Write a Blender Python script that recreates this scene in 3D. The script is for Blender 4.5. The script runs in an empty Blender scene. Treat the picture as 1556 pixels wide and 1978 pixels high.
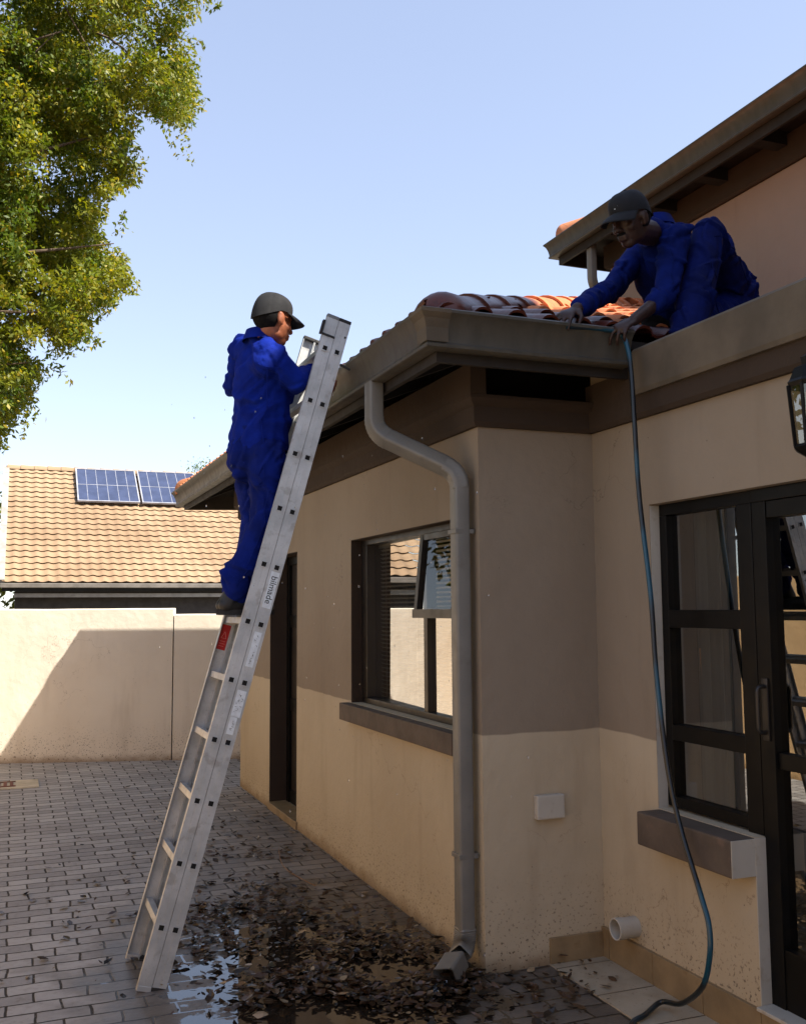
import bpy, bmesh, math, random
import numpy as np
from mathutils import Vector, Matrix, noise
R = math.radians
V = Vector
random.seed(7)
rng = np.random.default_rng(5)
sc = bpy.context.scene
col = sc.collection

# ------------------------------------------------------------------ camera, sky, sun, exposure
CAM = V((-1.9733, -4.0701, 1.6)); YAW, PITCH, ROLL, FPX = .3745, .0971, -.0071, 1912.3
fw = V((math.sin(YAW)*math.cos(PITCH), math.cos(YAW)*math.cos(PITCH), math.sin(PITCH)))
rt0 = V((math.cos(YAW), -math.sin(YAW), 0)); up0 = rt0.cross(fw)
rt = rt0*math.cos(ROLL)+up0*math.sin(ROLL); up = up0*math.cos(ROLL)-rt0*math.sin(ROLL)
cd = bpy.data.cameras.new('camera'); cam = bpy.data.objects.new('camera', cd); col.objects.link(cam)
cd.sensor_fit = 'HORIZONTAL'; cd.sensor_width = 36; cd.lens = 36*FPX/1556
cd.clip_start = .05; cd.clip_end = 600
m = Matrix((rt, up, -fw)).transposed().to_4x4(); m.translation = CAM; cam.matrix_world = m
sc.camera = cam

def at(u, v, y=None, x=None, z=None):
    """world point seen at photograph pixel u, v on a plane of constant y, x or z"""
    d = fw*FPX + rt*(u-778) - up*(v-989)
    if y is not None: t = (y-CAM.y)/d.y
    elif x is not None: t = (x-CAM.x)/d.x
    else: t = (z-CAM.z)/d.z
    return CAM + d*t

SUNV = V((.58, -.59, 1.0)).normalized()
w = bpy.data.worlds.new('World'); sc.world = w; w.use_nodes = True
nt = w.node_tree; bg = nt.nodes['Background']
sky = nt.nodes.new('ShaderNodeTexSky'); sky.sky_type = 'NISHITA'; sky.sun_disc = False
sky.sun_elevation = math.asin(SUNV.z); sky.sun_rotation = math.atan2(SUNV.x, SUNV.y)
sky.air_density = 1.0; sky.dust_density = 1.0; sky.ozone_density = 2.0; sky.altitude = 1400
hs = nt.nodes.new('ShaderNodeHueSaturation'); hs.inputs['Saturation'].default_value = 1.0; hs.inputs['Value'].default_value = 1.95; hs.inputs['Hue'].default_value = .512
gm_ = nt.nodes.new('ShaderNodeGamma'); gm_.inputs[1].default_value = .55   # hazy sky: evens out zenith and horizon
nt.links.new(sky.outputs[0], hs.inputs['Color']); nt.links.new(hs.outputs[0], gm_.inputs[0]); nt.links.new(gm_.outputs[0], bg.inputs[0])
bg.inputs[1].default_value = .15
sl = bpy.data.lights.new('sun', 'SUN'); sun = bpy.data.objects.new('sun', sl); col.objects.link(sun)
sl.energy = 5.0; sl.angle = R(.55); sl.color = (1, .93, .81)
sun.rotation_euler = SUNV.to_track_quat('Z', 'Y').to_euler(); sun.location = (4, -6, 12)
sc.view_settings.view_transform = 'Standard'; sc.view_settings.look = 'None'
sc.view_settings.exposure = 1.3; sc.view_settings.gamma = 1
sc.cycles.max_bounces = 8; sc.cycles.diffuse_bounces = 4; sc.cycles.transparent_max_bounces = 12
sc.cycles.use_denoising = True

# ------------------------------------------------------------------ helpers
def tag(o, label=None, cat=None, group=None, kind=None):
    if label: o['label'] = label
    if cat: o['category'] = cat
    if group: o['group'] = group
    if kind: o['kind'] = kind
    return o
def empty(name, loc, label, cat, group=None):
    o = bpy.data.objects.new(name, None); col.objects.link(o); o.location = loc
    o.empty_display_size = .1
    return tag(o, label, cat, group)
def wloc(o):
    l = V(o.location)
    p = o.parent
    while p: l += V(p.location); p = p.parent
    return l
def link(name, me, mat, parent=None, smooth=False):
    o = bpy.data.objects.new(name, me); col.objects.link(o)
    if mat is not None: me.materials.append(mat)
    if smooth:
        me.polygons.foreach_set('use_smooth', [True]*len(me.polygons))
    if parent is not None:
        o.parent = parent; o.location = -wloc(parent)
    return o
class MB:
    """collects vertices and faces in world space, then becomes one mesh object"""
    def __init__(s): s.v = []; s.f = []
    def add(s, vs, fs):
        n = len(s.v); s.v += [tuple(p) for p in vs]; s.f += [tuple(i+n for i in f) for f in fs]; return s
    def box(s, a, b, bev=0):
        a = V(a); b = V(b); lo = V((min(a.x,b.x),min(a.y,b.y),min(a.z,b.z))); hi = V((max(a.x,b.x),max(a.y,b.y),max(a.z,b.z)))
        c = (lo+hi)/2; h = (hi-lo)/2
        return s.obox(c, V((1,0,0)), V((0,1,0)), V((0,0,1)), h.x, h.y, h.z, bev)
    def obox(s, c, X, Y, Z, hx, hy, hz, bev=0):
        bm = bmesh.new()
        bmesh.ops.create_cube(bm, size=2)
        for q in bm.verts: q.co = V((q.co.x*hx, q.co.y*hy, q.co.z*hz))
        if bev: bmesh.ops.bevel(bm, geom=bm.edges[:], offset=bev, segments=2, profile=.6, affect='EDGES')
        c = V(c); X = V(X); Y = V(Y); Z = V(Z)
        bm.verts.index_update()
        s.add([c+X*q.co.x+Y*q.co.y+Z*q.co.z for q in bm.verts], [[q.index for q in f.verts] for f in bm.faces]); bm.free(); return s
    def bar(s, a, b, w_, h_, ref=V((0,0,1)), bev=0):
        a = V(a); b = V(b); Z = (b-a).normalized(); X = ref.cross(Z)
        if X.length < 1e-3: X = V((1,0,0)).cross(Z)
        X.normalize(); Y = Z.cross(X)
        return s.obox((a+b)/2, X, Y, Z, w_/2, h_/2, (b-a).length/2, bev)
    def tube(s, pts, r, n=12, closed=True):
        pts = [V(p) for p in pts]; rs = r if isinstance(r, (list, tuple)) else [r]*len(pts)
        sec = [(math.cos(2*math.pi*k/n), math.sin(2*math.pi*k/n)) for k in range(n)]
        return s.sweep(pts, sec, rs, closed)
    def sweep(s, pts, sec, rs=None, caps=True, ref=None):
        pts = [V(p) for p in pts]; n = len(sec); base = len(s.v)
        rs = rs or [1]*len(pts)
        T = []
        for i in range(len(pts)):
            a = pts[max(i-1,0)]; b = pts[min(i+1,len(pts)-1)]; T.append((b-a).normalized())
        X = (ref or V((0,1,0))); X = (X - T[0]*X.dot(T[0]))
        if X.length < 1e-3: X = V((1,0,0)) - T[0]*T[0].x
        X.normalize()
        vs = []
        for i, p in enumerate(pts):
            X = (X - T[i]*X.dot(T[i])).normalized(); Y = T[i].cross(X)
            vs += [p + (X*a+Y*b)*rs[i] for a, b in sec]
        fs = []
        for i in range(len(pts)-1):
            for k in range(n):
                a = i*n+k; b = i*n+(k+1)%n; fs.append((a, b, b+n, a+n))
        if caps: fs.append(tuple(range(n))[::-1]); fs.append(tuple(range((len(pts)-1)*n, len(pts)*n)))
        return s.add(vs, fs)
    def plan_sweep(s, path, prof, side=1, close_prof=True):
        """profile (out, z) swept along a plan polyline with mitred corners; out is to the left (side 1) of travel"""
        P = [V((p[0], p[1], 0)) for p in path]; n = len(prof); vs = []
        for i, p in enumerate(P):
            ns = []
            if i > 0: d = (p-P[i-1]).normalized(); ns.append(V((-d.y, d.x, 0))*side)
            if i < len(P)-1: d = (P[i+1]-p).normalized(); ns.append(V((-d.y, d.x, 0))*side)
            mm = sum(ns, V()).normalized(); mm /= max(.2, mm.dot(ns[0]))
            vs += [V((p.x, p.y, z)) + mm*o for o, z in prof]
        fs = []
        for i in range(len(P)-1):
            for k in range(n if close_prof else n-1):
                a = i*n+k; b = i*n+(k+1)%n; fs.append((a, b, b+n, a+n))
        if close_prof: fs.append(tuple(range(n))[::-1]); fs.append(tuple(range((len(P)-1)*n, len(P)*n)))
        return s.add(vs, fs)
    def grid(s, rows):
        n = len(rows[0]); fs = []
        for i in range(len(rows)-1):
            for k in range(n-1):
                a = i*n+k; fs.append((a, a+1, a+1+n, a+n))
        return s.add([p for r_ in rows for p in r_], fs)
    def build(s, name, mat, parent=None, smooth=False, fix=True):
        me = bpy.data.meshes.new(name); me.from_pydata(s.v, [], s.f)
        if fix:
            bm = bmesh.new(); bm.from_mesh(me); bmesh.ops.recalc_face_normals(bm, faces=bm.faces); bm.to_mesh(me); bm.free()
        me.update()
        o = link(name, me, mat, parent, smooth)
        if smooth:
            try: me.set_sharp_from_angle(angle=R(40))
            except Exception: pass
        return o

def S(r, g, b):
    f = lambda c: (c/255/12.92 if c/255 <= .04045 else ((c/255+.055)/1.055)**2.4)
    return (f(r), f(g), f(b), 1)
class NT:
    def __init__(s, name):
        s.m = bpy.data.materials.new(name); s.m.use_nodes = True; s.t = s.m.node_tree
        s.b = s.t.nodes['Principled BSDF']; s.out = s.t.nodes['Material Output']
        s.pos = s.n('ShaderNodeNewGeometry').outputs['Position']
    def n(s, ty, **k):
        q = s.t.nodes.new(ty)
        for a, b in k.items(): setattr(q, a, b)
        return q
    def l(s, a, b): s.t.links.new(a, b)
    def put(s, node, key, val):
        if hasattr(val, 'is_linked') or hasattr(val, 'links'): s.l(val, node.inputs[key])
        else:
            if isinstance(val, float) and node.inputs[key].type == 'RGBA': val = (val, val, val, 1)
            node.inputs[key].default_value = val
    def noise(s, scale, detail=4, vec=None, stretch=None, rough=.55):
        q = s.n('ShaderNodeTexNoise'); q.inputs['Scale'].default_value = scale; q.inputs['Detail'].default_value = detail
        q.inputs['Roughness'].default_value = rough
        v_ = vec or s.pos
        if stretch:
            mp = s.n('ShaderNodeMapping'); mp.inputs['Scale'].default_value = stretch; s.l(v_, mp.inputs[0]); v_ = mp.outputs[0]
        s.l(v_, q.inputs['Vector']); return q.outputs['Fac']
    def ramp(s, val, lo, hi, a=0., b=1.):
        q = s.n('ShaderNodeMapRange'); q.interpolation_type = 'SMOOTHSTEP'
        s.l(val, q.inputs[0])
        for i, x in enumerate((lo, hi, a, b)): q.inputs[i+1].default_value = x
        return q.outputs[0]
    def mix(s, fac, a, b, mode='MIX'):
        q = s.n('ShaderNodeMix', data_type='RGBA', blend_type=mode)
        s.put(q, 0, fac); s.put(q, 6, a); s.put(q, 7, b); return q.outputs[2]
    def math(s, op, a, b=0.):
        q = s.n('ShaderNodeMath', operation=op); s.put(q, 0, a); s.put(q, 1, b); return q.outputs[0]
    def sep(s, vec=None):
        q = s.n('ShaderNodeSeparateXYZ'); s.l(vec or s.pos, q.inputs[0]); return q.outputs
    def bump(s, h, strength=.3, dist=.01, prev=None):
        q = s.n('ShaderNodeBump'); q.inputs['Strength'].default_value = strength; q.inputs['Distance'].default_value = dist
        s.l(h, q.inputs['Height'])
        if prev is not None: s.l(prev, q.inputs['Normal'])
        return q.outputs[0]
    def set(s, **k):
        names = dict(color='Base Color', rough='Roughness', metal='Metallic', normal='Normal', spec='Specular IOR Level', alpha='Alpha',
                     sheen='Sheen Weight', coat='Coat Weight', ior='IOR', trans='Transmission Weight')
        for a, b in k.items(): s.put(s.b, names[a], b)
        return s.m
def pmat(name, c, rough=.6, metal=0., var=.15, scale=4, bump=.15, bscale=60, bdist=.003, spec=.5, stretch=None, stain=None):
    t = NT(name)
    n1 = t.noise(scale, 5, stretch=stretch)
    dark = tuple(x*(1-var*1.6) for x in c[:3])+(1,); lite = tuple(min(1, x*(1+var)) for x in c[:3])+(1,)
    cc = t.mix(t.ramp(n1, .3, .7), dark, lite)
    if stain: cc = t.mix(t.ramp(t.noise(stain[1], 6), .56, .72, 0, stain[2]), cc, stain[0])
    nb = t.noise(bscale, 3)
    return t.set(color=cc, rough=t.ramp(t.noise(scale*3, 3), .2, .8, max(0, rough-.08), min(1, rough+.08)), metal=metal, spec=spec,
                 normal=t.bump(nb, bump, bdist))

# ------------------------------------------------------------------ materials
def plaster(name, low, high, split=1.03, dirt=True):
    t = NT(name); x, y, z = t.sep()
    wob = t.math('ADD', z, t.math('MULTIPLY', t.noise(3, 2), .03))
    fac = t.ramp(wob, split+.015-.004, split+.015+.004) if high else 0.
    base = t.mix(fac, low, high) if high else t.mix(0., low, low)
    n1 = t.noise(1.3, 6); base = t.mix(t.ramp(n1, .35, .7, 0, .22), base, t.mix(1., base, (.62, .55, .5, 1), 'MULTIPLY'))
    n2 = t.noise(2.2, 4, stretch=(3, 3, .35)); base = t.mix(t.ramp(n2, .55, .75, 0, .25), base, t.mix(1., base, (.7, .66, .62, 1), 'MULTIPLY'))
    if dirt:  # splashed dirt on the lowest part of the plaster, in specks and streaks
        sp = t.ramp(t.noise(70, 2), .60, .66); lowz = t.ramp(t.math('ADD', z, t.math('MULTIPLY', t.noise(4, 3), .3)), .2, .62, 1, 0)
        base = t.mix(t.math('MULTIPLY', t.math('MULTIPLY', sp, lowz), .75), base, S(52, 40, 30))
        edge = t.ramp(t.math('ADD', z, t.math('MULTIPLY', t.noise(9, 4), .12)), .05, .16, .65, 0)
        base = t.mix(edge, base, S(112, 86, 54))
        vor = t.n('ShaderNodeTexVoronoi'); vor.inputs['Scale'].default_value = 9; t.l(t.pos, vor.inputs['Vector'])
        base = t.mix(t.ramp(vor.outputs['Distance'], .02, .035, .6, 0), base, S(70, 52, 38))
    ve = t.n('ShaderNodeTexVoronoi', feature='DISTANCE_TO_EDGE'); ve.inputs['Scale'].default_value = .75
    wv = t.n('ShaderNodeVectorMath', operation='ADD'); wn = t.n('ShaderNodeTexNoise'); wn.inputs['Scale'].default_value = 4; wn.inputs['Detail'].default_value = 6; t.l(t.pos, wn.inputs['Vector']); t.l(t.pos, wv.inputs[0]); t.l(wn.outputs['Color'], wv.inputs[1]); t.l(wv.outputs[0], ve.inputs['Vector'])
    crack = t.math('MULTIPLY', t.ramp(ve.outputs['Distance'], .0008, .0028, 1, 0), t.ramp(t.noise(1.1, 2), .52, .62, 0, .55))
    base = t.mix(crack, base, t.mix(1., base, (.35, .3, .27, 1), 'MULTIPLY'))
    n5 = t.noise(.9, 5, stretch=(2.2, 2.2, .5), rough=.7); base = t.mix(t.ramp(n5, .55, .72, 0, .3), base, t.mix(1., base, (.72, .70, .66, 1), 'MULTIPLY'))
    b1 = t.bump(t.noise(14, 4), .35, .01); b1 = t.bump(t.noise(2.5, 3), .5, .03, b1); b2 = t.bump(t.noise(130, 3), .25, .003, b1)
    return t.set(color=base, rough=.85, spec=.25, normal=b2)
M = {}
M['wall'] = plaster('painted_plaster', S(185, 171, 146), S(140, 127, 110))
M['boundary'] = plaster('sunlit_boundary_plaster', S(205, 170, 125), None)
M['wall_top'] = plaster('brown_painted_plaster', S(60, 49, 40), None, dirt=False)
M['garden'] = plaster('garden_wall_plaster', S(216, 207, 192), None)
M['parapet'] = pmat('parapet_paint', S(90, 80, 66), .8, var=.18, scale=3, bump=.3, stain=(S(70, 62, 48), 5, .5))
M['sill'] = pmat('sill_paint', S(88, 76, 65), .8, var=.14, scale=6, bump=.35, stain=(S(130, 105, 90), 9, .35))
M['gutter'] = pmat('gutter_enamel', S(70, 66, 58), .42, var=.12, scale=4, bump=.1, spec=.5, stretch=(5, 5, 1), stain=(S(70, 60, 44), 7, .55))
M['pipe'] = pmat('downpipe_enamel', S(112, 109, 102), .45, var=.08, scale=5, bump=.08, stain=(S(80, 72, 60), 8, .4))
M['fascia'] = pmat('fascia_paint', S(36, 30, 25), .7, var=.15)
M['soffit'] = pmat('dark_timber', S(22, 18, 15), .85, var=.25)
M['black'] = pmat('black_aluminium', S(11, 10, 9), .45, var=.1, bump=.05, spec=.18)
M['brownalu'] = pmat('dark_bronze_aluminium', S(30, 26, 23), .42, var=.1, bump=.05)
M['white'] = pmat('off_white_plastic', S(180, 175, 163), .5, var=.06, bump=.05, stain=(S(150, 130, 105), 20, .4))
M['slat'] = pmat('blind_slat', S(235, 228, 212), .5, var=.05)
M['curtain'] = pmat('grey_curtain', S(100, 104, 98), .9, var=.1, stretch=(8, 8, .5))
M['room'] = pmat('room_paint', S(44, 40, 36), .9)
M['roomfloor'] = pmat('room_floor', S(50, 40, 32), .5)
M['wood'] = pmat('timber_pole', S(150, 105, 60), .6, stretch=(6, 6, .6))
M['door'] = pmat('dark_door_paint', S(32, 25, 21), .5, var=.25, scale=5)
M['nbr_wall'] = pmat('neighbour_wall_paint', S(60, 56, 54), .85)
M['nbr_gutter'] = pmat('neighbour_gutter', S(110, 104, 98), .5)
M['nbr_dark'] = pmat('neighbour_soffit', S(38, 37, 37), .7)
M['verge'] = pmat('verge_board_white', S(150, 146, 140), .6)
M['alu'] = None
def alu():
    t = NT('brushed_aluminium')
    n = t.noise(7, 5, stretch=(1, 1, 1)); sc_ = t.noise(90, 4)
    c = t.mix(t.ramp(n, .3, .7), (.40, .41, .41, 1), (.56, .565, .56, 1)); c = t.mix(t.ramp(sc_, .58, .75, 0, .5), c, (.26, .25, .24, 1)); c = t.mix(t.ramp(t.noise(11, 6), .56, .66, 0, .45), c, (.24, .21, .18, 1))
    return t.set(color=c, metal=.4, rough=t.ramp(t.noise(30, 3), .3, .7, .38, .6), normal=t.bump(t.noise(120, 2), .08, .002))
M['alu'] = alu()
M['rung_shade'] = pmat('rung_shade_black', (.004, .004, .004, 1), .9, var=0)  # black standing in for the shade inside the rungs
M['rubber'] = pmat('black_rubber', S(34, 33, 34), .7)
M['label'] = pmat('sticker_white', S(215, 222, 226), .45, var=.08, scale=30)
M['ink'] = pmat('sticker_ink', S(30, 32, 36), .6, var=0)
M['red'] = pmat('sticker_red', S(175, 25, 25), .5, var=.1, scale=30)
def glass(name, refl, tint, gamma=1.):
    t = NT(name)
    lw = t.n('ShaderNodeLayerWeight'); lw.inputs['Blend'].default_value = .35
    g = t.n('ShaderNodeBsdfGlossy'); g.inputs['Roughness'].default_value = .004; g.inputs['Color'].default_value = (1, 1, 1, 1)
    tr = t.n('ShaderNodeBsdfTransparent'); tr.inputs['Color'].default_value = tint
    mx = t.n('ShaderNodeMixShader')
    fac = t.ramp(lw.outputs['Facing'], 0, 1, refl[0], refl[1])
    t.l(fac, mx.inputs[0]); t.l(tr.outputs[0], mx.inputs[1]); t.l(g.outputs[0], mx.inputs[2]); t.l(mx.outputs[0], t.out.inputs[0])
    return t.m
M['glassA'] = glass('window_glass', (.25, .85), (.55, .55, .53, 1))
M['glassC'] = glass('door_glass', (.16, .62), (.6, .6, .58, 1))
M['glassS'] = glass('sash_glass', (.04, .14), (.8, .8, .78, 1))
M['lampglass'] = glass('lantern_glass', (.1, .5), (.75, .72, .6, 1))

def terracotta(name, base, wet_edge=None):
    t = NT(name)
    rnd = t.n('ShaderNodeNewGeometry').outputs['Random Per Island']
    c = t.mix(t.ramp(t.noise(5, 5), .3, .7), tuple(x*.8 for x in base[:3])+(1,), tuple(min(1, x*1.12) for x in base[:3])+(1,))
    c = t.mix(t.ramp(t.noise(23, 4), .52, .72, 0, .6), c, (.10, .06, .045, 1)); c = t.mix(t.ramp(t.noise(60, 5), .58, .68, 0, .5), c, (.30, .26, .2, 1))
    nb = t.bump(t.noise(80, 3), .25, .004)
    if wet_edge is not None:   # hosed-down tiles: darker and shiny where the water has run
        x, y, z = t.sep()
        wv = t.math('ADD', t.math('ADD', x, y), t.math('MULTIPLY', t.noise(5, 3), .5))
        f = t.ramp(wv, wet_edge, wet_edge+.25, 1, 0)
        wetc = t.mix(1., c, (.15, .09, .10, 1), 'MULTIPLY')
        c = t.mix(f, c, wetc)
        return t.set(color=c, rough=t.math('ADD', t.ramp(f, 0, 1, .85, .2), t.math('MULTIPLY', t.noise(30, 4), .25)), spec=.45, normal=nb)
    return t.set(color=c, rough=.8, normal=nb)
M['tile'] = terracotta('terracotta_tile', (.55, .20, .085, 1), .75)
M['hip'] = terracotta('terracotta_hip', (.58, .19, .075, 1), 1.15)
M['tile_up'] = terracotta('terracotta_upper', (.55, .20, .085, 1))
def nbr_tile():
    t = NT('concrete_roof_tile')
    rnd = t.n('ShaderNodeNewGeometry').outputs['Random Per Island']
    c = t.mix(t.ramp(t.noise(.6, 5), .3, .7), (.235, .15, .085, 1), (.31, .21, .125, 1))
    c = t.mix(t.ramp(t.noise(7, 4), .55, .75, 0, .35), c, (.17, .10, .06, 1))
    return t.set(color=c, rough=.85, normal=t.bump(t.noise(30, 3), .2, .01))
M['nbr_tile'] = nbr_tile()

def paving():
    t = NT('brick_paving'); x, y, z = t.sep()
    warp = t.n('ShaderNodeVectorMath', operation='ADD')
    nz = t.n('ShaderNodeTexNoise'); nz.inputs['Scale'].default_value = 5; nz.inputs['Detail'].default_value = 2; t.l(t.pos, nz.inputs['Vector'])
    sm = t.n('ShaderNodeVectorMath', operation='SCALE'); sm.inputs['Scale'].default_value = .034; t.l(nz.outputs['Color'], sm.inputs[0])
    t.l(t.pos, warp.inputs[0]); t.l(sm.outputs[0], warp.inputs[1])
    br = t.n('ShaderNodeTexBrick'); t.l(warp.outputs[0], br.inputs['Vector'])
    br.offset = .5; br.inputs['Scale'].default_value = 1; br.inputs['Brick Width'].default_value = .215; br.inputs['Row Height'].default_value = .112
    br.inputs['Mortar Size'].default_value = .0062; br.inputs['Mortar Smooth'].default_value = .35; br.inputs['Bias'].default_value = 0
    br.inputs['Color1'].default_value = (.28, .27, .262, 1); br.inputs['Color2'].default_value = (.44, .425, .405, 1); br.inputs['Mortar'].default_value = (.035, .03, .026, 1)
    joint = br.outputs['Fac']
    c = br.outputs['Color']
    c = t.mix(t.ramp(t.noise(1.1, 4), .35, .7, 0, .35), c, t.mix(1., c, (.62, .60, .60, 1), 'MULTIPLY'))
    c = t.mix(t.ramp(t.noise(26, 5), .45, .75, 0, .5), c, t.mix(1., c, (.6, .57, .53, 1), 'MULTIPLY'))
    c = t.mix(t.ramp(t.noise(90, 2), .62, .7, 0, .5), c, (.42, .38, .33, 1))
    # gap strength varies so some joints are filled with sand
    # wet stain round the downpipe outlet
    def dist(cx_, cy_, sx, sy):
        dx = t.math('DIVIDE', t.math('SUBTRACT', x, cx_), sx); dy = t.math('DIVIDE', t.math('SUBTRACT', y, cy_), sy)
        return t.math('SQRT', t.math('ADD', t.math('MULTIPLY', dx, dx), t.math('MULTIPLY', dy, dy)))
    nzw = t.math('MULTIPLY', t.math('SUBTRACT', t.noise(2.6, 5), .5), 1.3)
    dw = t.math('ADD', dist(-.45, .25, 1.35, 1.75), nzw)
    wet = t.ramp(dw, .72, 1.12, 1, 0)
    damp = t.ramp(t.math('ADD', dist(.0, 1.6, 1.1, 3.0), nzw), .6, 1.2, .7, 0)
    wet2 = t.math('MAXIMUM', wet, damp)
    c = t.mix(wet2, c, t.mix(1., c, (.36, .32, .28, 1), 'MULTIPLY'))
    silt = t.ramp(t.math('ADD', dist(-.5, .35, .62, .8), t.math('MULTIPLY', t.math('SUBTRACT', t.noise(7, 6), .5), 1.4)), .5, .95, .85, 0)
    c = t.mix(silt, c, (.022, .015, .010, 1))
    # standing water: level film that leaves brick tops dry near its edge
    nzp = t.math('MULTIPLY', t.math('SUBTRACT', t.noise(4.2, 6), .5), 1.5)
    dp = t.math('ADD', dist(-.62, .22, .78, .98), nzp)
    dp = t.math('SUBTRACT', dp, t.math('MULTIPLY', joint, .30))
    pud = t.ramp(dp, .74, .80, 1, 0)
    c = t.mix(pud, c, (.022, .016, .011, 1))
    hgt = t.math('SUBTRACT', t.math('MULTIPLY', t.noise(45, 4), .35), joint)
    hgt = t.math('ADD', hgt, t.math('MULTIPLY', t.noise(4, 2), .6))
    bs = t.n('ShaderNodeBump'); bs.inputs['Distance'].default_value = .008; t.l(hgt, bs.inputs['Height'])
    t.l(t.ramp(pud, 0, .6, .75, 0.0), bs.inputs['Strength'])
    rp = t.n('ShaderNodeBump'); rp.inputs['Distance'].default_value = .002; t.l(t.noise(26, 2), rp.inputs['Height']); rp.inputs['Strength'].default_value = .05
    t.l(bs.outputs[0], rp.inputs['Normal'])
    rough = t.mix(pud, t.ramp(wet2, 0, 1, .85, .38), 0.02)
    return t.set(color=c, rough=rough, spec=.5, ior=t.ramp(pud, 0, 1, 1.45, 2.0), normal=rp.outputs[0])
M['paving'] = paving()
def floortile():
    t = NT('beige_floor_tile')
    br = t.n('ShaderNodeTexBrick'); mp = t.n('ShaderNodeMapping'); mp.inputs['Location'].default_value = (.02, .07, 0); t.l(t.pos, mp.inputs[0]); t.l(mp.outputs[0], br.inputs['Vector'])
    br.offset = 0; br.inputs['Scale'].default_value = 1; br.inputs['Brick Width'].default_value = .33; br.inputs['Row Height'].default_value = .33
    br.inputs['Mortar Size'].default_value = .004; br.inputs['Color1'].default_value = (.38, .33, .245, 1); br.inputs['Color2'].default_value = (.43, .375, .28, 1); br.inputs['Mortar'].default_value = (.05, .035, .02, 1)
    c = t.mix(t.ramp(t.noise(6, 5), .4, .7, 0, .5), br.outputs['Color'], (.25, .19, .12, 1))
    c = t.mix(t.ramp(t.noise(60, 3), .62, .7, 0, .5), c, (.08, .06, .04, 1))
    return t.set(color=c, rough=.45, normal=t.bump(t.math('MULTIPLY', br.outputs['Fac'], -1.), .5, .003))
M['ftile'] = floortile()
M['skirt'] = pmat('skirting_tile', S(138, 118, 88), .45, var=.14, scale=7, bump=.15, bscale=40, stain=(S(110, 84, 52), 14, .5))

def cloth(name, base, dark):
    t = NT(name)
    c = t.mix(t.ramp(t.noise(9, 4), .3, .75), dark, base)
    c = t.mix(t.ramp(t.noise(160, 2), .70, .76, 0, .5), c, tuple(min(1, x*1.8+.02) for x in base[:3])+(1,))
    b = t.bump(t.noise(10, 4), .3, .03); b = t.bump(t.noise(40, 3), .12, .006, b); b = t.bump(t.noise(420, 2), .1, .001, b)
    return t.set(color=c, rough=.85, spec=.12, normal=b)
M['blue'] = cloth('blue_workwear', (.002, .016, .22, 1), (.0015, .009, .13, 1))
M['blue2'] = cloth('dark_blue_workwear', (.002, .011, .125, 1), (.001, .006, .07, 1))
M['blue3'] = cloth('navy_work_trousers', (.002, .011, .14, 1), (.0015, .007, .08, 1))
M['blue4'] = cloth('dark_navy_trousers', (.0016, .007, .085, 1), (.001, .004, .045, 1))
M['cap'] = pmat('black_cap_cloth', S(17, 17, 20), .9, var=.15, bscale=300, bump=.3)
M['cap2'] = pmat('navy_cap_cloth', S(12, 14, 21), .85, var=.1, bscale=300, bump=.3)
M['shoe'] = pmat('black_boot_leather', S(18, 17, 18), .55, var=.2)
M['sole'] = pmat('boot_sole', S(22, 21, 21), .8)
def skin(name, c):
    t = NT(name)
    cc = t.mix(t.ramp(t.noise(22, 4), .35, .7), tuple(x*.75 for x in c[:3])+(1,), c)
    m_ = t.set(color=cc, rough=.48, spec=.4, normal=t.bump(t.noise(90, 4), .25, .003))
    t.b.inputs['Subsurface Weight'].default_value = .08; t.b.inputs['Subsurface Radius'].default_value = (.02, .008, .004)
    return m_
M['skin1'] = skin('brown_skin', S(150, 88, 60)); M['skin2'] = skin('dark_brown_skin', S(56, 36, 29))
M['hair'] = pmat('black_hair', S(9, 8, 8), .9, bscale=300, bump=.6, spec=.2)
M['hose'] = pmat('teal_hose_rubber', S(28, 78, 92), .3, var=.25, scale=3, bump=.05)
M['hosed'] = pmat('dark_hose_rubber', S(30, 40, 44), .35, var=.2, bump=.05)

def leafmat(name, a, b, c_, scale=1.3, tr=.4):
    t = NT(name)
    rnd = t.n('ShaderNodeNewGeometry').outputs['Random Per Island']
    c = t.mix(t.ramp(t.noise(scale, 3), .35, .65), a, b); c = t.mix(t.ramp(rnd, .80, 1, 0, .8), c, c_)
    c = t.mix(t.ramp(rnd, 0, .4, .5, 0), c, tuple(x*.5 for x in a[:3])+(1,))
    t.set(color=c, rough=.5, spec=.35)
    tl = t.n('ShaderNodeBsdfTranslucent'); t.l(t.mix(1., c, (1.6, 1.5, .5, 1), 'MULTIPLY'), tl.inputs[0])
    mx = t.n('ShaderNodeMixShader'); mx.inputs[0].default_value = tr
    t.l(t.b.outputs[0], mx.inputs[1]); t.l(tl.outputs[0], mx.inputs[2]); t.l(mx.outputs[0], t.out.inputs[0])
    return t.m
M['leaf'] = leafmat('tree_leaf', (.075, .125, .012, 1), (.205, .215, .016, 1), (.42, .32, .04, 1), 1.6)
M['leaf2'] = leafmat('hedge_leaf', (.14, .16, .03, 1), (.22, .23, .04, 1), (.3, .3, .08, 1))
M['palm'] = leafmat('palm_leaf', (.10, .16, .06, 1), (.16, .2, .07, 1), (.2, .22, .1, 1))
M['bark'] = pmat('bark', S(96, 80, 66), .9, scale=8, bump=.6, bscale=30, bdist=.02)
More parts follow.
